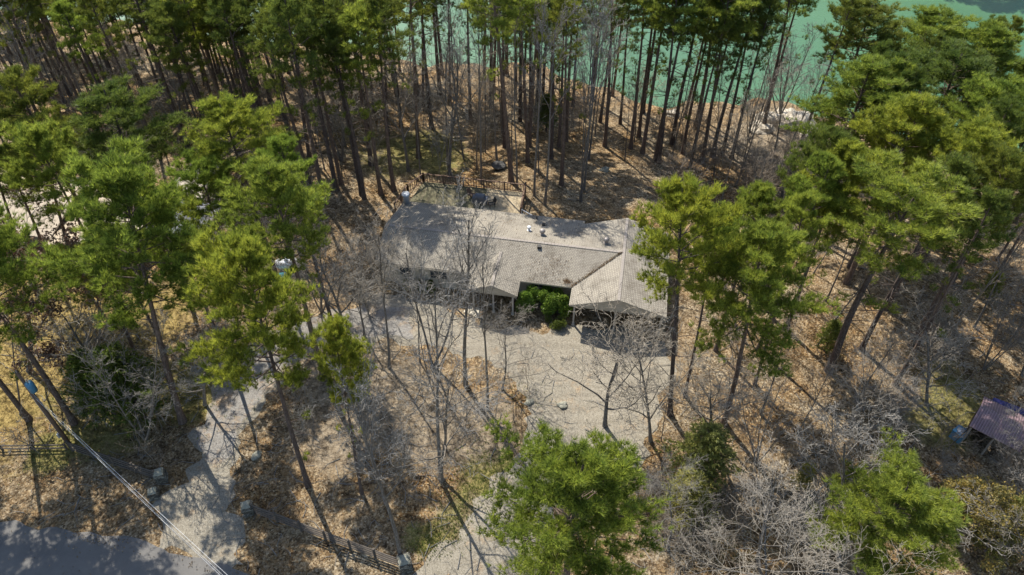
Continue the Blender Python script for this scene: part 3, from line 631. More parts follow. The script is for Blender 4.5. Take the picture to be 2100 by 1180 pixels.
# ------------------------------------------------------------ shrubs between the wings
for (u, v, a, b, c, lab, sd) in ((-6.0, 45.3, 1.5, .95, 2.3, 'bright green shrub at the porch, left one of the pair between the roof wings', 71), (-4.2, 45.2, 1.5, 1.0, 2.2, 'bright green shrub against the right wing, right one of the pair under the eave', 72)):
    s, f = shrub_mesh(sd, a, b, c, 5200); r = empty('shrub', A(u, v)); tag(r, lab, 'shrub', 'shrubs between the two roof wings'); link('stems', s, r); link('foliage', f, r)
for i, (px, py, a, lab) in enumerate(((1140, 668, .9, 'dark low shrub in the shade below the bright green shrubs'), (880, 598, .8, 'low dark shrub against the left house wall, right one of two'), (845, 592, .8, 'low dark shrub against the left house wall, left one of two'))):
    s, f = shrub_mesh(75 + i, a, a * .8, .9, 1500, 'pine_dk', .09); r = empty('low_shrub', P(px, py)); tag(r, lab, 'shrub'); link('stems', s, r); link('foliage', f, r)

# ------------------------------------------------------------ neighbour's house on the left
nb = empty('neighbour_house'); tag(nb, 'neighbouring house with cream ribbed metal roof behind the pines on the left', 'house')
def block(u0, u1, v0, v1, ze, zr, along='u'):
    if along == 'u':
        vm = (v0 + v1) / 2; return [[A(u0, v0, ze), A(u1, v0, ze), A(u1, vm, zr), A(u0, vm, zr)], [A(u0, vm, zr), A(u1, vm, zr), A(u1, v1, ze), A(u0, v1, ze)]]
    um = (u0 + u1) / 2; return [[A(u0, v0, ze), A(um, v0, zr), A(um, v1, zr), A(u0, v1, ze)], [A(um, v0, zr), A(u1, v0, ze), A(u1, v1, ze), A(um, v1, zr)]]
roof_obj('roof', block(-66, -50.4, 43.9, 52.8, 2.7, 3.9), [MT['nroof'], MT['fascia']], nb)
roof_obj('roof', block(-50.3, -43.0, 42.8, 51.5, 2.75, 3.8, 'v'), [MT['nroof'], MT['fascia']], nb)
roof_obj('roof', block(-42.9, -39.4, 51.6, 57, 2.9, 3.5), [MT['nroof'], MT['fascia']], nb)
m = MB(); wallbox(m, -65.5, -50.9, 44.8, 52.3, -.1, 2.5); wallbox(m, -49.9, -43.4, 45.3, 51.1, -.1, 2.58); wallbox(m, -42.5, -39.8, 52.1, 56.5, -.1, 2.7); m.build('wall', simple('neighbour_wall', (.20, .16, .13), (.13, .10, .08)), nb)
m = MB(); wallbox(m, -42.9, -37.4, 46.8, 51.5, 2.2, 2.42); m.build('flat_roof', MT['greyroof'], nb)
for u, v in ((-42.7, 47.0), (-37.6, 47.0), (-37.6, 51.3), (-50.0, 43.1), (-46.6, 43.1), (-43.3, 43.1)): m = MB(); wallbox(m, u - .08, u + .08, v - .08, v + .08, 0, 2.2 if v > 46 else 2.56); m.build('post', MT['post'], nb)
for u0 in (-66, -61, -56): m = MB(); wallbox(m, u0, u0 + 1.3, 44.75, 44.795, .9, 2.1); m.build('window', MT['glass'], nb)
m = MB(); wallbox(m, -48, -46.9, 45.25, 45.295, 0, 2.05); m.build('door', MT['dark'], nb)

# ------------------------------------------------------------ shed with the maroon roof
sa, sb = P(1995, 871, 2.3), P(2090, 920, 2.3); sx = (sb - sa); sx.z = 0; SL = sx.length; sx.normalize(); sy = Vector((-sx.y, sx.x, 0))
shed = empty('shed'); tag(shed, 'small open-sided shed with faded maroon ribbed roof at the right edge', 'shed')
def SW(a, b, z): q = sa + sx * a + sy * b; return Vector((q.x, q.y, z))
roof_obj('roof', [[SW(-.15, -.25, 2.25), SW(SL + .15, -.25, 2.25), SW(SL + .15, 1.55, 3.0), SW(-.15, 1.55, 3.0)], [SW(-.15, 1.55, 3.0), SW(SL + .15, 1.55, 3.0), SW(SL + .15, 3.2, 2.3), SW(-.15, 3.2, 2.3)]], [MT['sroof'], MT['boards']], shed, .07)
m = MB(); n = int((SL + .3) / .17)
for i in range(n):
    a = -.1 + i * .17; m.bar(SW(a, -.25, 2.262), SW(a, 1.53, 3.005), .035, .03); m.bar(SW(a, 1.57, 3.005), SW(a, 3.2, 2.312), .035, .03)
m.build('roof_ribs', simple('faded_rib', (.36, .26, .27), (.25, .16, .18), 4), shed)
m = MB()
for a, b, c, d in ((0, SL, 2.9, 3.0), (.0, .1, .1, 2.9), (SL - .1, SL, .1, 2.9)):
    m.hexa([SW(a, c, 0), SW(b, c, 0), SW(b, d, 0), SW(a, d, 0), SW(a, c, 2.2), SW(b, c, 2.2), SW(b, d, 2.2), SW(a, d, 2.2)])
m.build('wall', MT['boards'], shed)
for a in (.05, SL * .5, SL - .05): m = MB(); m.bar(SW(a, 0, 0), SW(a, 0, 2.2), .1, .1); m.build('post', MT['post'], shed)
m = MB(); m.bar(SW(-.05, -.1, 2.16), SW(-.5, -1.2, .1), .06, .06); m.build('brace', MT['wood'], shed)
q = SW(SL * .55, 4.3, 0); tb = MB(); pts = [(-1.3, -.5), (1.3, -.5), (1.3, .5), (-1.3, .5)]
tb.hexa([tuple(q + sx * a + sy * b) for a, b in pts] + [tuple(q + sx * a * .9 + sy * b * .7 + Vector((0, 0, 1.5 + .2 * math.sin(a)))) for a, b in pts]); o = tb.build('tarp', MT['tarp'])
tag(o, 'dark blue tarp over a stack just behind the maroon-roofed shed', 'tarp')
q = P(1962, 898); bx = empty('air_conditioner', q, .6); tag(bx, 'blue-grey metal box on the ground left of the small shed', 'air conditioner')
m = MB(); m.box(-.42, .42, -.42, .42, 0, .8); m.box(-.45, .45, -.45, .45, .8, .85); m.build('casing', MT['blue'], bx); m = MB(); m.lathe([(.3, .855), (.3, .9), (.08, .93)], (0, 0, 0)); m.build('fan_grille', MT['galv'], bx)
q = P(1980, 886); bk = empty('bucket', q); tag(bk, 'white bucket beside the shed corner post', 'bucket'); m = MB(); m.lathe([(.13, 0), (.17, .36), (.15, .36), (.12, .04)]); m.build('pail', MT['white'], bk); m = MB(); m.tube([(-.17, 0, .34), (-.1, .04, .46), (.1, .04, .46), (.17, 0, .34)], .008, 4); m.build('handle', MT['black'], bk)

# ------------------------------------------------------------ tanks, fire pit, boulders
q = P(592, 553); t = empty('propane_tank', q, HA + .25); tag(t, 'white cylindrical propane tank half hidden by pine boughs left of the house', 'propane tank')
m = MB(); m.tube([(-1.05, 0, .75), (-.98, 0, .75), (-.8, 0, .75), (.8, 0, .75), (.98, 0, .75), (1.05, 0, .75)], [.12, .34, .48, .48, .34, .12], 18); m.build('tank', MT['white'], t, True)
m = MB(); m.lathe([(.2, 1.18), (.2, 1.36), (.16, 1.42), (.03, 1.44)]); m.build('valve_dome', MT['white'], t)
for s in (-.6, .6): m = MB(); m.box(s - .07, s + .07, -.3, .3, 0, .42); m.build('leg', MT['conc'], t)
q = P(620, 557); t = empty('grey_tank', q); tag(t, 'grey round-topped tank right of the white propane tank', 'tank')
m = MB(); m.lathe([(.5, 0), (.52, .8), (.48, 1.0), (.3, 1.15), (.08, 1.2)], n=18); m.build('body', simple('grey_plastic', (.30, .28, .27), (.24, .22, .21)), t, True); m = MB(); m.lathe([(.12, 1.16), (.12, 1.26), (.03, 1.27)]); m.build('lid', MT['black'], t)
q = P(577, 575); t = MB(); t.hexa([(-.9, -.5, 0), (.9, -.5, 0), (.9, .5, 0), (-.9, .5, 0), (-.6, -.25, .7), (.7, -.3, .55), (.6, .3, .75), (-.7, .25, .6)]); o = t.build('tarp', simple('teal_tarp', (.03, .16, .20), (.02, .1, .13)), loc=q); tag(o, 'teal tarp over a low pile below the white propane tank', 'tarp')
q = P(1023, 346); t = empty('fire_pit', q); tag(t, 'black round metal fire pit among the leaves behind the deck', 'fire pit')
m = MB(); m.lathe([(.55, .0), (.75, .5), (.78, .5), (.72, .46), (.5, .1), (.05, .08)], n=20); m.build('bowl', MT['black'], t, True); m = MB(); m.lathe([(.82, .47), (.82, .5), (.74, .5)], n=20); m.build('rim', MT['black'], t)
def rock(name, p, r, sd, label, mat, group=None, sq=.6):
    bm = bmesh.new(); bmesh.ops.create_icosphere(bm, subdivisions=3, radius=1); R = random.Random(sd); off = Vector((R.random() * 50,) * 3)
    for v in bm.verts:
        d = v.co.normalized(); v.co = Vector((d.x * r * 1.2, d.y * r * .9, d.z * r * sq)) * (1 + .45 * noise.noise(d * 1.3 + off) + .12 * noise.noise(d * 4 + off))
    me = bpy.data.meshes.new(name); bm.to_mesh(me); bm.free(); me.materials.append(mat); o = link(name, me, loc=Vector(p) + Vector((0, 0, r * sq * .3))); o.rotation_euler = (0, 0, R.uniform(0, 6)); return tag(o, label, 'boulder' if r > .6 else 'rock', group)
for i, (px, py, r, lab) in enumerate(((1636, 258, 2.3, 'large pale boulder on the lake shore left of the big pines'), (1612, 240, 1.3, 'pale boulder at the water edge, smaller one behind the largest'), (1578, 250, 1.6, 'pale boulder on the shore, left of the largest one'), (1560, 268, 1.3, 'leftmost pale boulder on the lake shore'), (1655, 275, 1.2, 'pale boulder at the right end of the shore rocks under pine boughs'), (1380, 236, .9, 'low pale rock at the waterline between slim pine trunks'))):
    rock('boulder', P(px, py), r, 90 + i, lab, MT['boulder'], 'pale rocks on the lake shore', .55)
for i, (px, py, r, lab) in enumerate(((527, 936, .35, 'small flat pale stone on the leaves left of the foreground pine trunk'), (1153, 832, .35, 'small grey stone in the dry weeds beside the drive'), (1085, 826, .3, 'small grey stone at the edge of the gravel drive'), (1240, 200 + 150, .5, 'grey stone on the slope behind the house'))):
    rock('rock', P(px, py), r, 120 + i, lab, MT['cap'])

# ------------------------------------------------------------ pillars and rail fences by the road
def pillar(px, py, label, w=.5, h=1.25):
    q = P(px, py); r = empty('stone_pillar', q, .35); tag(r, label, 'pillar', 'stone pillars at the drive entrances'); R = random.Random(px); m = MB()
    for k in range(6):
        z0 = k * h / 6; j = w * (1 + R.uniform(-.08, .08)); m.box(-j + R.uniform(-.04, .04), j + R.uniform(-.04, .04), -j, j + R.uniform(-.04, .04), z0 + .002, z0 + h / 6 - .004)
    m.build('shaft', MT['stone'], r); m = MB(); m.hexa([(-w * .9, -w * .85, h), (w * .8, -w * .95, h), (w * .95, w * .8, h), (-w * .8, w * .9, h), (-w * .62, -w * .7, h + .13), (w * .66, -w * .55, h + .10), (w * .6, w * .66, h + .13), (-w * .7, w * .58, h + .11)]); m.build('cap', MT['cap'], r)
pillar(335, 985, 'mossy stone pillar at the left side of the gravel entrance by the fence end', .36, 1.1); pillar(318, 1018, 'low stone pillar nearest the road left of the gravel entrance', .32, .7)
pillar(512, 1052, 'stone pillar at the right side of the gravel entrance where the long rail fence starts', .34, 1.1); pillar(832, 1166, 'stone pillar with pale cap stone at the right end of the long rail fence', .4, 1.25)
def fence(a, b, label, nb_, rails=4, h=1.15):
    r = empty('rail_fence'); tag(r, label, 'fence'); a = P(*a); b = P(*b)
    for i in range(nb_ + 1):
        p = a.lerp(b, i / nb_); m = MB(); m.tube([(p.x, p.y, -.1), (p.x + .02, p.y, h + .15)], .085, 7); m.build('post', MT['wood'], r)
    R = random.Random(int(a.x * 10))
    for i in range(nb_):
        p, q = a.lerp(b, i / nb_), a.lerp(b, (i + 1) / nb_)
        for k in range(rails):
            z = .22 + (h - .22) * k / (rails - 1); m = MB(); m.tube([(p.x, p.y, z + R.uniform(-.03, .03)), ((p.x + q.x) / 2, (p.y + q.y) / 2, z - R.uniform(0, .05)), (q.x, q.y, z + R.uniform(-.03, .03))], [.05, .065, .05], 6); m.build('rail', MT['wood'], r)
fence((150, 925), (325, 985), 'weathered split rail fence running from the utility pole to the mossy pillar', 4); fence((522, 1053), (822, 1164), 'long weathered split rail fence between two stone pillars at the bottom', 6); fence((-60, 925), (138, 922), 'single-rail weathered fence left of the utility pole', 3, 2, .6)

# ------------------------------------------------------------ utility pole and lines
base = P(145, 915); PT = 8.7; pole = empty('utility_pole', base); tag(pole, 'leaning-looking brown utility pole with blue-grey transformer at the lower left', 'utility pole')
m = MB(); m.tube([(0, 0, -.2), (.0, 0, 4), (.0, 0, PT)], [.17, .145, .11], 10); m.build('shaft', MT['pole'], pole, True)
m = MB(); m.lathe([(.06, PT - 1.9), (.25, PT - 1.88), (.27, PT - 1.1), (.25, PT - 1.0), (.06, PT - .95)], (.36, -.1, 0), 16); tr = m.build('transformer', MT['blue'], pole, True)
m = MB(); m.lathe([(.03, PT - .95), (.07, PT - .85), (.04, PT - .75), (.06, PT - .68), (.02, PT - .62)], (.36, -.1, 0), 8); m.build('bushing', MT['ventm'], tr)
m = MB(); m.bar((0, 0, PT - 1.2), (.3, -.08, PT - 1.2), .06, .06); m.bar((0, 0, PT - 1.7), (.3, -.08, PT - 1.7), .06, .06); m.build('bracket', MT['galv'], pole)
m = MB(); m.tube([(0, 0, PT), (0, 0, PT + .2)], [.05, .03], 8); m.build('insulator', MT['ventm'], pole)
m = MB(); m.tube([(-.13, -.08, 0), (-.12, -.06, PT - 2.4), (-.05, -.05, PT - 2.1)], .028, 6); m.build('conduit', MT['galv'], pole); m = MB(); m.box(-.22, -.08, -.25, -.05, 1.4, 1.8); m.build('meter_box', MT['galv'], pole)
for k, (dz, ex, ez) in enumerate(((-2.0, 474, 6.6), (-2.5, 464, 6.4), (-2.75, 458, 6.2))):
    a = base + Vector((.1, -.12, PT + dz)); e = P(ex + 6, 1185, ez); b = a + (e - a) * 2.0; m = MB(); pts = [a.lerp(b, i / 24) - Vector((0, 0, 1.0 * 4 * (i / 24) * (1 - i / 24))) for i in range(25)]
    o = m.tube(pts, [.010, .006, .011][k], 5) or m.build('power_line', MT['wire']); tag(o, ['top power line, rightmost of three running from the pole to the bottom edge', 'thin middle power line of the three running from the pole', 'lowest power line, leftmost of the three crossing the road'][k], 'power line', 'power lines from the utility pole')
a = base + Vector((0, 0, PT - .4)); b = P(-120, 640, 9); m = MB(); m.tube([a.lerp(b, i / 12) - Vector((0, 0, .6 * 4 * (i / 12) * (1 - i / 12))) for i in range(13)], .011, 4); o = m.build('power_line', MT['wire']); tag(o, 'power line leaving the pole top towards the upper left', 'power line')

# ------------------------------------------------------------ trees placed from the photograph
HWID = {'a': 3.9, 'b': 3.6, 'c': 3.7, 'd': 3.9, 'e': 3.1, 'f': 2.7, 'g': 3.4, 'h': 2.5, 'j': 3.8}
TREES = []
def depth(p, z): return p.y * math.cos(TH) - (z - CAMH) * math.sin(TH)
def hfrom(b, t):
    x, y, k = ray(*t); return CAMH + b.y / y * k - b.z
def pine(kind, label, top=None, base=None, h=20, w=180, group=None, name='pine_tree'):
    dx = None
    if base is not None:
        p = P(*base)
        if top is not None: h = hfrom(p, top); dx = ray(*top)[0] / ray(*top)[1] * p.y - p.x
    else: p = Ptop(top[0], top[1], h)
    d = depth(p, p.z + h * .85); wm = w / FP * d; s = h / 22.0
    TREES.append((p.x, p.y)); return plant(name, PINES[kind], p, h, min(1.6, max(.55, wm / (2 * HWID[kind] * s))), label, 'pine tree', group, dx=dx)
def bare(kind, label, base, top=None, h=12, ws=1.0, group=None, name='bare_tree', cat='bare tree'):
    p = P(*base); dx = None
    if top is not None: h = hfrom(p, top); dx = ray(*top)[0] / ray(*top)[1] * p.y - p.x
    TREES.append((p.x, p.y)); return plant(name, BARES[kind], p, h, ws, label, cat, group, dx=dx)
G1 = 'pines round the neighbouring house'; G2 = 'big pines on the right'
pine('a', 'bright rounded pine above the neighbour roof, leftmost of the bright pair at upper left', (455, 196), None, 19, 205, G1)
pine('e', 'small bright pine crown just right of the rounded pine at upper left', (590, 292), None, 19, 130, G1)
pine('c', 'bushy bright pine left of the bare grey thicket, behind the foreground pine', (540, 335), None, 21, 235, G1)
pine('d', 'tall broad pine with long bare trunk in front of the cream metal roof', (235, 330), (375, 865), 24, 290, G1)
pine('a', 'pine crown left of the cream roof with a slim dark trunk across it', (62, 256), None, 20, 170, G1)
pine('g', 'darker pine behind the neighbouring house, between the two brighter crowns', (205, 176), None, 19, 215, G1)
pine('g', 'dark pine crown cut by the left edge, highest of those at the edge', (25, 138), None, 20, 170, G1)
pine('e', 'thin pine crossing the cream roof, left of two close trunks', (25, 300), (112, 562), 18, 110, G1)
pine('e', 'thin pine crossing the cream roof, right of two close trunks', (80, 262), (152, 560), 18, 120, G1)
pine('h', 'dark leaning trunk before the cream roof at the left edge', (-40, 250), (70, 590), 18, 100, G1)
pine('b', 'pine crown hiding the right end of the cream roof', (400, 330), None, 17, 150, G1)
pine('b', 'pine with flat crown behind the tall broad one, over the cream roof end', (330, 400), None, 18, 170, G1)
pine('d', 'foreground pine with long leaning trunk rising from beside the rail fence', (490, 492), (632, 995), 23, 240)
pine('c', 'slender pine right of the foreground pine, crown over the gravel drive', (682, 655), (742, 1012), 18, 130)
pine('j', 'big bushy bright pine at the bottom centre', (1200, 878), None, 19, 325)
pine('a', 'pine leaning over the right end of the ranch house roof', (1402, 366), (1374, 850), 22, 225)
pine('c', 'small shaded pine between the two large crowns right of the house', (1566, 382), None, 17, 150, G2)
pine('d', 'large bright pine right of the ranch house with low boughs', (1575, 462), (1484, 868), 20, 235, G2)
pine('b', 'pine partly behind the large bright pine right of the house', (1500, 450), None, 18, 130, G2)
pine('b', 'wide flat-topped bright pine in the right woods', (1860, 368), (1700, 760), 20, 300, G2)
for t, w_, k, l in (((1795, 125), 230, 'd', 'tall pine with the brightest crown on its left, front of the big lakeside group'), ((1790, 6), 170, 'g', 'pine at the upper left of the lakeside group, beside the bare shore tree'), ((1925, 16), 200, 'a', 'highest pine of the lakeside group against the green water'), ((2040, 48), 180, 'c', 'pine at the top right with open water above it'),
        ((1985, 110), 210, 'g', 'pine in the middle of the lakeside group below the highest one'), ((2075, 165), 190, 'a', 'pine cut by the right edge, upper one'), ((1900, 205), 210, 'c', 'pine low in the lakeside group right of the brightest crown'), ((2010, 250), 200, 'a', 'pine in the lakeside group above the water gap'),
        ((1720, 270), 160, 'g', 'pine above the pale boulders on the shore'), ((1690, 330), 130, 'e', 'small bright pine in front of the shore boulders'), ((1760, 290), 170, 'c', 'shaded pine under the brightest lakeside crown'), ((2090, 320), 170, 'g', 'pine cut by the right edge, middle one'), ((1860, 120), 150, 'g', 'pine between the brightest crown and the highest one'),
        ((1690, 400), 110, 'e', 'narrow pine left of the wide flat-topped one'), ((2060, 400), 130, 'f', 'dark slim pine near the right edge above the leafy slope'), ((1960, 330), 140, 'f', 'dark slim pine behind the wide flat-topped one')):
    pine(k, l, t, None, 19, w_, G2)
pine('j', 'rounded bright pine at the lower right with a forked leaning trunk', (1915, 985), None, 13, 285)
pine('e', 'young pine at the left, low behind the utility pole', (150, 500), None, 14, 150, G1)
pine('b', 'pine over the dark porch of the neighbouring house', (215, 470), None, 13, 120, G1)
# shaded trees at the left and cedars
for px, py, h, k, l in ((300, 860, 8, 'b', 'dark cedar right of the utility pole, in shade'), (235, 850, 7, 'b', 'dark cedar between the utility pole and the tall broad pine'), (1425, 985, 6.2, 'a', 'yellow-green cedar right of the big bottom pine'), (1400, 1060, 5, 'a', 'small yellow-green cedar beside the larger one'), (2020, 1130, 6, 'a', 'olive cedar behind the rounded pine at the lower right'), (1640, 1000, 3, 'a', 'small cedar in the leaf litter near the big pale bare tree'), (1690, 720, 3.5, 'b', 'little dark evergreen among the trunks of the right woods'), (2020, 610, 3.0, 'b', 'little dark evergreen near the right edge'), (1120, 270, 5, 'b', 'dark young evergreen among the trunks behind the deck')):
    p = P(px, py); plant('cedar_tree', CEDAR[k], p, h, 1.9 if px in (1425, 1400) else 1.25, l, 'cedar tree')
# notable bare trees
bare('fork', 'tall bare tree forking low, in the centre of the dry yard', (905, 985), (905, 560), ws=.95)
bare('tall', 'tall bare tree with thick trunk standing before the left part of the roof', (955, 790), (938, 372), ws=.95)
bare('tall2', 'bare tree with long thin twigs before the middle of the roof', (1000, 840), (1012, 480), ws=.75)
bare('fork', 'bare tree with paired stems left of the thick one, before the house', (888, 752), (880, 420), ws=.85)
bare('slim', 'thin bare tree in the yard left of the paired stems', (862, 745), (850, 560), ws=.9)
bare('tall2', 'bare tree with a dark trunk before the left house corner', (798, 755), (790, 440), ws=.9)
bare('wide', 'pale bare tree with spreading crown before the carport', (1240, 874), (1225, 625), ws=1.05)
bare('wide2', 'pale bare tree spreading before the right end of the carport', (1335, 905), (1330, 690), ws=.95)
bare('silver', 'bare tree leaning right over the porch, pale branches fanning out', (1030, 800), (1060, 620), ws=1.25)
bare('silver', 'large silvery bare tree at the bottom right of centre', (1580, 1235), (1580, 960), ws=1.35)
bare('silver', 'silvery bare tree with upright fan of branches in the right woods', (1765, 915), (1800, 690), ws=1.25)
bare('silver', 'bare tree spreading over the maroon-roofed shed', (2085, 1010), (2090, 800), ws=.75)
bare('multi', 'tall many-stemmed bare tree at the lake edge beside the big pines', (1597, 240), (1625, 15), ws=1.15)
bare('oak', 'thick-trunked bare oak just behind the deck', (922, 364), None, 20, .8)
bare('tall', 'thin-topped bare tree standing beside the bottom stone pillar', (824, 1150), (735, 740), ws=.8)
bare('silver', 'grey bare tree in the thicket at the left end of the house, nearest the wall', (748, 690), (745, 450), ws=1.0)
bare('wide2', 'grey bare tree in the thicket left of the house, middle one', (705, 690), (695, 440), ws=.95)
bare('multi', 'grey many-stemmed bare tree in the thicket nearest the propane tank', (660, 640), (650, 460), ws=1.1)
bare('wide', 'bare tree with pale limbs in front of the neighbouring house', (215, 800), (160, 590), ws=1.3)
bare('multi', 'cluster-stemmed dark bare tree left of the tall broad pine trunk', (300, 900), (250, 660), ws=1.0)
bare('wide2', 'bare tree with pale twigs right of the tall broad pine trunk', (420, 830), (390, 640), ws=1.0)
bare('red', 'tree with dry reddish-brown leaves at the left edge', (60, 760), (30, 430), ws=1.15)
bare('red', 'tree with dry reddish leaves before the dark porch of the neighbouring house', (205, 690), (185, 500), ws=.9)
bare('ochre', 'small tree with yellowing leaves right of the rounded lower-right pine', (2030, 1110), (2015, 1000), ws=1.2)
bare('slim', 'thin dark trunk with a bend at the left edge below the reddish tree', (42, 850), (10, 560), ws=.7)
pine('d', 'thick dark pine trunk between the utility pole and the shaded cedars', None, (152, 868), 22, 260)
bare('wide2', 'bare tree low in the right woods beside the leaning pine trunks', (1450, 900), (1500, 720), ws=1.1)
bare('wide', 'bare tree behind the silvery fan-shaped one', (1900, 830), (1950, 640), ws=1.1)
bare('wide2', 'pale bare tree at the right edge above the shed', (2095, 770), (2150, 600), ws=.8)
bare('silver', 'pale bare tree just below the yellow-green cedar', (1370, 1130), (1400, 930), ws=1.0)
bare('wide2', 'bare tree between the silvery bottom tree and the rounded pine', (1720, 1150), (1715, 890), ws=.9)
bare('multi', 'bare tree cut by the lower right corner', (2110, 1150), (2100, 960), ws=1.1)
bare('slim2', 'thin bare sapling-like tree at the right edge of the gravel', (1356, 905), (1385, 780), ws=.8)
bare('oak', 'grey bare tree with dense twigs rising left of the oak behind the deck', (838, 352), None, 18, .75)
bare('multi', 'bare grey crown in the woods left of the deck corner', (700, 330), None, 15, .95)
bare('multi', 'bare grey-twigged tree behind the rounded bright pine at upper left', (365, 260), None, 11, 1.2)
bare('wide', 'small bare tree right behind the grey roof strip of the neighbouring house', (430, 540), None, 9, 1.2)
bare('multi', 'greyish bare tree at the water edge in front of the slim pines', (1535, 290), None, 10, 1.0)
# tall pines whose feet can be seen behind the house
def shades(p, h):      # would its crown shade the sunlit roof or deck?
    z = h * .84; q = Vector((p[0], p[1], 0)) - Vector((sdir.x, sdir.y, 0)) * (z - 3) / sdir.z
    u = q.x * HC + q.y * HS; v = -q.x * HS + q.y * HC; return -15.5 < u < 7.5 and 41 < v < 63 and not (-3.5 < u < 1 and 54 < v)
for px, py, k, h, l in (
    (1019, 329, 'f', 22, 'straight tall trunk just above the black fire pit'), (1049, 373, 'e', 24, 'thick straight trunk just below right of the fire pit'), (986, 376, 'f', 23, 'straight trunk behind the middle of the deck railing'),
    (1096, 402, 'e', 23, 'straight trunk at the foot of the white deck stair rail'), (1117, 421, 'f', 22, 'straight trunk closest to the back eave, right of the deck stairs'), (1191, 414, 'e', 23, 'straight trunk close behind the middle of the roof, left of the leafy opening'),
    (1151, 380, 'h', 21, 'thin straight trunk up the slope right of the deck stairs'), (1197, 390, 'f', 22, 'straight trunk behind the one nearest the middle of the roof'), (1317, 315, 'e', 23, 'tall pine against the green water, leftmost of the clear trio'),
    (1344, 329, 'f', 22, 'tall pine against the green water, middle of the clear trio'), (1351, 334, 'e', 23, 'tall pine against the green water, rightmost of the clear trio'), (1293, 305, 'h', 21, 'thin short pine just left of the trio against the water'),
    (808, 392, 'f', 22, 'dark trunk touching the left deck corner'), (781, 398, 'e', 21, 'dark leaning trunk left of the galvanised flue'), (742, 400, 'h', 21, 'thin trunk second left of the deck corner'), (747, 408, 'f', 19, 'trunk right beside the thin one left of the deck'),
    (690, 390, 'e', 23, 'straight trunk above the grey thicket at the left of the house'), (665, 418, 'f', 22, 'lowest standing trunk above the grey thicket'), (1060, 385, 'h', 20, 'slim trunk touching the deck railing near its right corner'), (1240, 300, 'f', 22, 'trunk halfway up the slope between the roof and the lake'),
    (1085, 300, 'e', 22, 'trunk with dark needles up the slope right of the fire pit'), (1160, 290, 'f', 22, 'straight pine in front of the shore, above the thin trunk by the stairs'), (965, 245, 'h', 21, 'slim pine near the shore above the fire pit'), (640, 400, 'f', 20, 'trunk between the bushy bright pine and the grey thicket'),
    (1415, 345, 'f', 19, 'pine above the crown that leans over the roof end'), (700, 378, 'h', 20, 'thin trunk just behind the straight one above the grey thicket'), (1440, 330, 'e', 22, 'first pine of the leaning row left of the shore boulders'), (1460, 322, 'f', 22, 'second pine of the leaning row left of the shore boulders'),
    (1480, 320, 'f', 21, 'third pine of the leaning row left of the shore boulders'), (1500, 325, 'h', 20, 'last and thinnest pine of the leaning row by the shore boulders'), (1400, 315, 'f', 21, 'pine between the water trio and the leaning row'),
    (255, 215, 'g', 20, 'dark pine trunk behind the darker crown at the upper left'), (282, 240, 'f', 18, 'short-crowned pine left of the grassy gap at the upper left'), (545, 250, 'e', 21, 'pine behind the rounded bright crown, upper left'), (600, 300, 'g', 22, 'dark pine right of the small bright crown'), (560, 350, 'f', 20, 'pine hidden behind the bushy bright crown')):
    p = P(px, py); TREES.append((p.x, p.y))
    if shades(p, h): plant('bare_tree', BARES['tall2' if px % 2 else 'slim'], p, h, .75, l, 'bare tree', 'straight trees behind the house', tilt=.03)
    else: plant('pine_tree', PINES[k], p, h, 1.0, l, 'pine tree', 'straight trees behind the house', tilt=.035)
# slim pines fill the lakeside wood, bare poles between them
WOODP = []
def scatter(n, xr, yr, dmin, ok, seed):
    R = random.Random(seed); out = []
    for _ in range(n * 60):
        if len(out) >= n: break
        x, y = R.uniform(*xr), R.uniform(*yr)
        if not ok(x, y) or any((x - a) ** 2 + (y - b) ** 2 < dmin * dmin for a, b in TREES): continue
        TREES.append((x, y)); out.append((x, y))
    return out
def pix(x, y, z=0):
    dz = z - CAMH; f = y * math.cos(TH) - dz * math.sin(TH); u = y * math.sin(TH) + dz * math.cos(TH); return 1050 + FP * x / f, 590 - FP * u / f
R = random.Random(77); HR = random.Random(3)
for i, (x, y) in enumerate(scatter(190, (-84, 34), (64, 118), 2.4, lambda x, y: (x < -20 or HR.random() < (.85 if y > 80 else .45)) and not shades((x, y), 21) and y < shore(x) - 3 and not (-24 < x < 12 and y < 67) and not (-60 < x < -34 and y < 70) and y > 62 + .0 * x and not (x > 8 and y < 74), 8)):
    left = x < -16; k = R.choice('ggffeb' if left else 'ffehh'); h = R.uniform(17, 22) if left else R.uniform(19, 24)
    plant('pine_tree', PINES[k], (x, y, terr(x, y)), h, R.uniform(.85, 1.1), 'pine crowded among others in the dense wood at the upper left' if left else 'slender pine deep in the wood between the deck and the lake', 'pine tree', 'dense pines at the upper left' if left else 'slender pines near the lake', tilt=.04)
for i, (x, y) in enumerate(scatter(75, (-60, 34), (63, 112), 1.9, lambda x, y: y < shore(x) - 2 and not (-20 < x < 6 and y < 66) and not (x > 6 and y < 68) and not (-60 < x < -30 and y < 66), 9)):
    plant('bare_tree', BARES[R.choice(['slim', 'slim2', 'slim', 'slim2', 'tall2'])], (x, y, terr(x, y)), R.uniform(11, 19), R.uniform(.7, 1.0), 'leafless slim tree among the pine trunks of the lakeside wood', 'bare tree', 'leafless trees of the lakeside wood', tilt=.07)
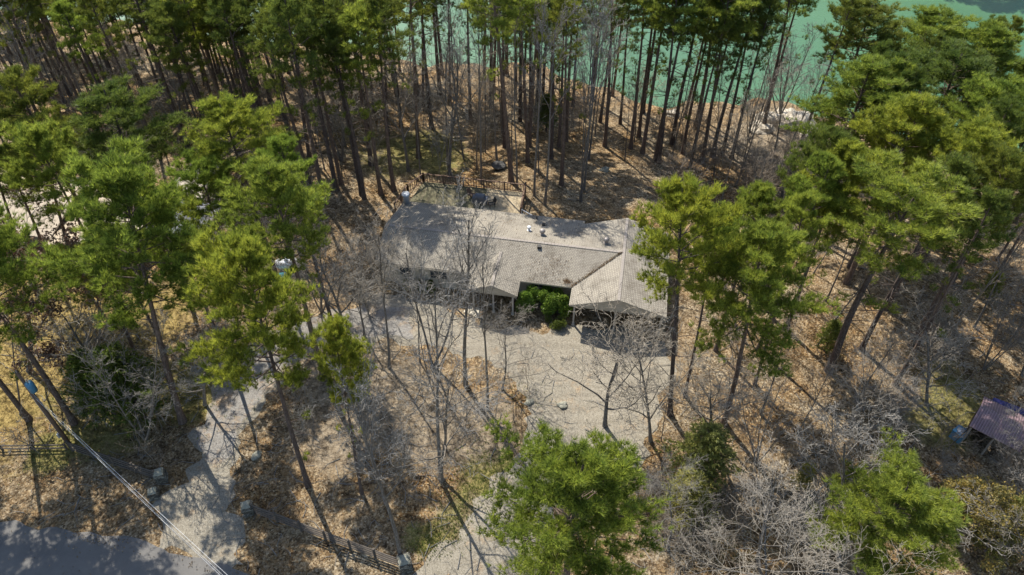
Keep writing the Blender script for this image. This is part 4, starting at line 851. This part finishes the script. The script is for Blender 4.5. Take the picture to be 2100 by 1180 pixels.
for i, (x, y) in enumerate(scatter(95, (16, 78), (30, 78), 2.3, lambda x, y: y < shore(x) - 2 and x > 16 + abs(y - 42) * .12 and pix(x, y)[0] > 1400 and not (28 < x < 39 and 24 < y < 37) and (pix(x, y)[1] < 900 or HR.random() < .3), 10)):
    plant('pine_tree', PINES[R.choice('ffhhe')], (x, y, terr(x, y)), R.uniform(14, 19), R.uniform(.8, 1.0), 'dark-trunked pine on the leafy slope of the right woods', 'pine tree', 'pines on the right slope', tilt=.05) if pix(x, y)[1] < 640 and pix(x, y)[0] > 1700 else plant('bare_tree', BARES[R.choice(['slim', 'slim2', 'tall2', 'tall', 'multi'])], (x, y, terr(x, y)), R.uniform(8, 15), R.uniform(.8, 1.1), 'grey leafless tree on the leafy slope of the right woods', 'bare tree', 'leafless trees on the right slope', tilt=.1)
# trees outside the frame whose shadows fall into it
for px, py, h in ((-120, 760, 21), (-60, 880, 20), (-150, 950, 20), (60, 860, 19), (-90, 620, 20), (-40, 1000, 19), (-110, 820, 21), (-200, 880, 21)):
    p = P(px, py); TREES.append((p.x, p.y)); plant('pine_tree', PINES[R.choice('acd')], p, h, 1.0, 'tall pine beyond the left edge, known by its shadow on the road', 'pine tree', 'pines beyond the left edge')
for x, y, h in ((72, 132.5, 19), (75.5, 131.5, 17), (69, 137, 20), (80, 131.5, 19), (83.5, 130, 16), (88, 129.5, 14), (94, 130, 12), (78, 135, 20)):
    plant('pine_tree', PINES[R.choice('acg')], (x, max(y, farshore(x) + 1), terr(x, max(y, farshore(x) + 1))), h, 1.0, 'pine on the far bank throwing its shadow on the lake', 'pine tree', 'pines on the far bank')
rock('boulder', (88.5, 127.2, WZ), 1.2, 140, 'dark rock on the far bank at the top right corner', MT['black'])
# saplings and brush
SG = {}
def brush(zone, n, seed, hr, label, kinds):
    R = random.Random(seed)
    for _ in range(n):
        px, py = R.choice(zone); px += R.gauss(0, 1) * 26; py += R.gauss(0, 1) * 20; p = P(px, py)
        u = p.x * HC + p.y * HS; v = -p.x * HS + p.y * HC
        if (-21 < u < 5.5 and 43.5 < v < 62) or p.z < -6.9: continue
        o = link('sapling', SAPS[R.choice(kinds)], None, p); s = R.uniform(*hr) / 4.5; o.scale = (s * R.uniform(.8, 1.2),) * 2 + (s,); o.rotation_euler = (R.uniform(-.12, .12), R.uniform(-.12, .12), R.uniform(0, 6.28)); tag(o, label, 'sapling', label)
brush([(640, 460), (620, 500), (660, 560), (720, 560), (740, 640), (680, 620), (760, 600), (700, 660), (600, 600), (650, 650)], 20, 1, (3, 5.5), 'twiggy grey sapling in the thicket left of the ranch house', [0, 2, 4, 4])
brush([(1380, 290), (1420, 330), (1470, 300), (1500, 350), (1560, 330), (1450, 380), (1600, 320), (1520, 390), (1400, 400), (1350, 300), (1640, 350), (1300, 350), (1560, 380)], 48, 2, (3, 6), 'twiggy tan sapling in the brush by the shore', [1, 3, 5, 5, 0])
brush([(1450, 760), (1550, 740), (1500, 820), (1650, 800), (1700, 700), (1800, 640), (1900, 700), (1850, 780), (1950, 740), (1600, 900), (1560, 960), (1500, 1000), (1700, 960), (1800, 860), (1650, 1040), (2000, 680), (2040, 560), (1960, 600)], 46, 3, (2.5, 5.5), 'twiggy grey sapling on the leaf-covered ground of the right woods', [0, 2, 4, 1])
brush([(620, 760), (700, 820), (780, 860), (840, 900), (660, 900), (720, 960), (1000, 880), (1040, 820), (1080, 800), (820, 780), (600, 860), (560, 760), (860, 1000)], 34, 4, (2, 4), 'thin bare sapling in the dry yard below the house', [0, 1, 4])
brush([(200, 700), (280, 740), (340, 720), (160, 780), (220, 880), (420, 720), (60, 900), (350, 880), (300, 960)], 24, 5, (2.5, 5), 'thin bare sapling among the pines at the lower left', [0, 1, 4])
brush([(650, 250), (720, 300), (800, 250), (860, 230), (900, 280), (1000, 220), (1080, 260), (1180, 260), (1250, 250), (760, 330), (600, 330), (350, 230), (420, 250), (250, 260), (1120, 200), (940, 200), (820, 300), (900, 320), (1000, 280), (560, 200), (480, 180), (1060, 220)], 98, 6, (3, 6.5), 'understorey sapling between the trunks of the lakeside wood', [0, 1, 4, 5])
brush([(1330, 1080), (1400, 1120), (1460, 1160), (1480, 1060), (1660, 1130), (1740, 1100), (1960, 1100), (2060, 1100), (2080, 960), (1900, 960), (1340, 1000)], 28, 7, (2, 4), 'twiggy brown sapling in the undergrowth along the bottom right', [1, 3, 5, 2])
# grass and weeds along the drive, leaf litter and fallen sticks
g = np.random.default_rng(9); R = random.Random(9); C = []
for _ in range(110000):
    px, py = R.uniform(-30, 2130), R.uniform(60, 1200)
    u = (590 - py) / FP; y = math.cos(TH) + u * math.sin(TH); k = -math.sin(TH) + u * math.cos(TH); t = -CAMH / k; X, Y = (px - 1050) / FP * t, y * t
    if Y > shore(X) - 1: continue
    uu = X * HC + Y * HS; vv = -X * HS + Y * HC
    if -20.3 < uu < 5 and 44 < vv < 55: continue
    if -20.2 < uu < -9.6 and 55 < vv < 61.4:
        if R.random() < (.05 if uu < -14 else .6): C.append((X, Y, DZ + .02)) if uu < -14 or R.random() < .08 else None
        continue
    if noise.noise(Vector((X * .14, Y * .14, 7))) + .35 * noise.noise(Vector((X * .7, Y * .7, 2))) < -.12 and R.random() < .8: continue
    if -17 < X < 4 and 26 < Y < 44 and R.random() < .55: continue
    if Y < 25.5 - (X + 35) * .24 and X < -12: 
        if R.random() < .93: continue
    C.append((X, Y, terr(X, Y) + .035))
DRV = [o for o in bpy.data.objects if o.name in ('driveway', 'gravel_patch')]
def in_poly(x, y, pts):
    c = False; j = len(pts) - 1
    for i in range(len(pts)):
        if (pts[i][1] > y) != (pts[j][1] > y) and x < (pts[j][0] - pts[i][0]) * (y - pts[i][1]) / (pts[j][1] - pts[i][1] + 1e-12) + pts[i][0]: c = not c
        j = i
    return c
OUT = [[(v.co.x, v.co.y) for v in o.data.vertices] for o in DRV]
C = [c for c in C if not (any(in_poly(c[0], c[1], q) for q in OUT) and R.random() < .95)]
C = np.array(C); tag(link('leaf_litter', tri_mesh('leaf_litter', blades(C, np.tile([0, 0, .6], (len(C), 1)), g, 1, .105, .085, .25), MT['litter'])), kind='stuff')
C = []
for px, py, r, n in ((1000, 950, 1.4, 500), (985, 1000, 1.2, 420), (1010, 970, 1.2, 300), (880, 1110, .7, 300), (925, 1080, .9, 380), (900, 1095, .8, 300), (955, 1030, 1.0, 300), (860, 1128, .5, 140), (110, 925, 1.2, 260), (860, 310, 4, 900), (1050, 815, 1.4, 160), (400, 800, 2.5, 400), (270, 790, 3, 500), (1960, 820, 2, 500)):
    p = P(px, py)
    for _ in range(int(n * .7)): C.append((p.x + R.gauss(0, r), p.y + R.gauss(0, r), p.z + .0))
C = np.array(C); C[:, 2] = [terr(a, b) + .01 for a, b in C[:, :2]]
tag(link('grass_tufts', tri_mesh('grass_tufts', blades(C, np.tile([0, 0, 1.0], (len(C), 1)), g, 4, .15, .04, .8), MT['weeds'])), kind='stuff')
m = MB()
for _ in range(1500):
    px, py = R.uniform(0, 2100), R.uniform(230, 1180); p = P(px, py); u = p.x * HC + p.y * HS; v = -p.x * HS + p.y * HC
    if (-20.3 < u < 5.2 and 43.8 < v < 62) or p.z < -6.9 or py > 1075 - .0 * px and px < 480: continue
    a = R.uniform(0, 6.28); L = R.uniform(.4, 2.2); q = p + Vector((math.cos(a) * L * .5, math.sin(a) * L * .5, 0)); e = p + Vector((math.cos(a + .25) * L, math.sin(a + .25) * L, 0))
    for s in (p, q, e): s.z = terr(s.x, s.y) + R.uniform(.03, .09)
    m.tube([p, q, e], [.03 * (.4 + L / 2.5), .02, .008], 4, cap=False)
tag(m.build('fallen_sticks', MT['twig']), kind='stuff')
print('OBJECTS', len(bpy.data.objects))
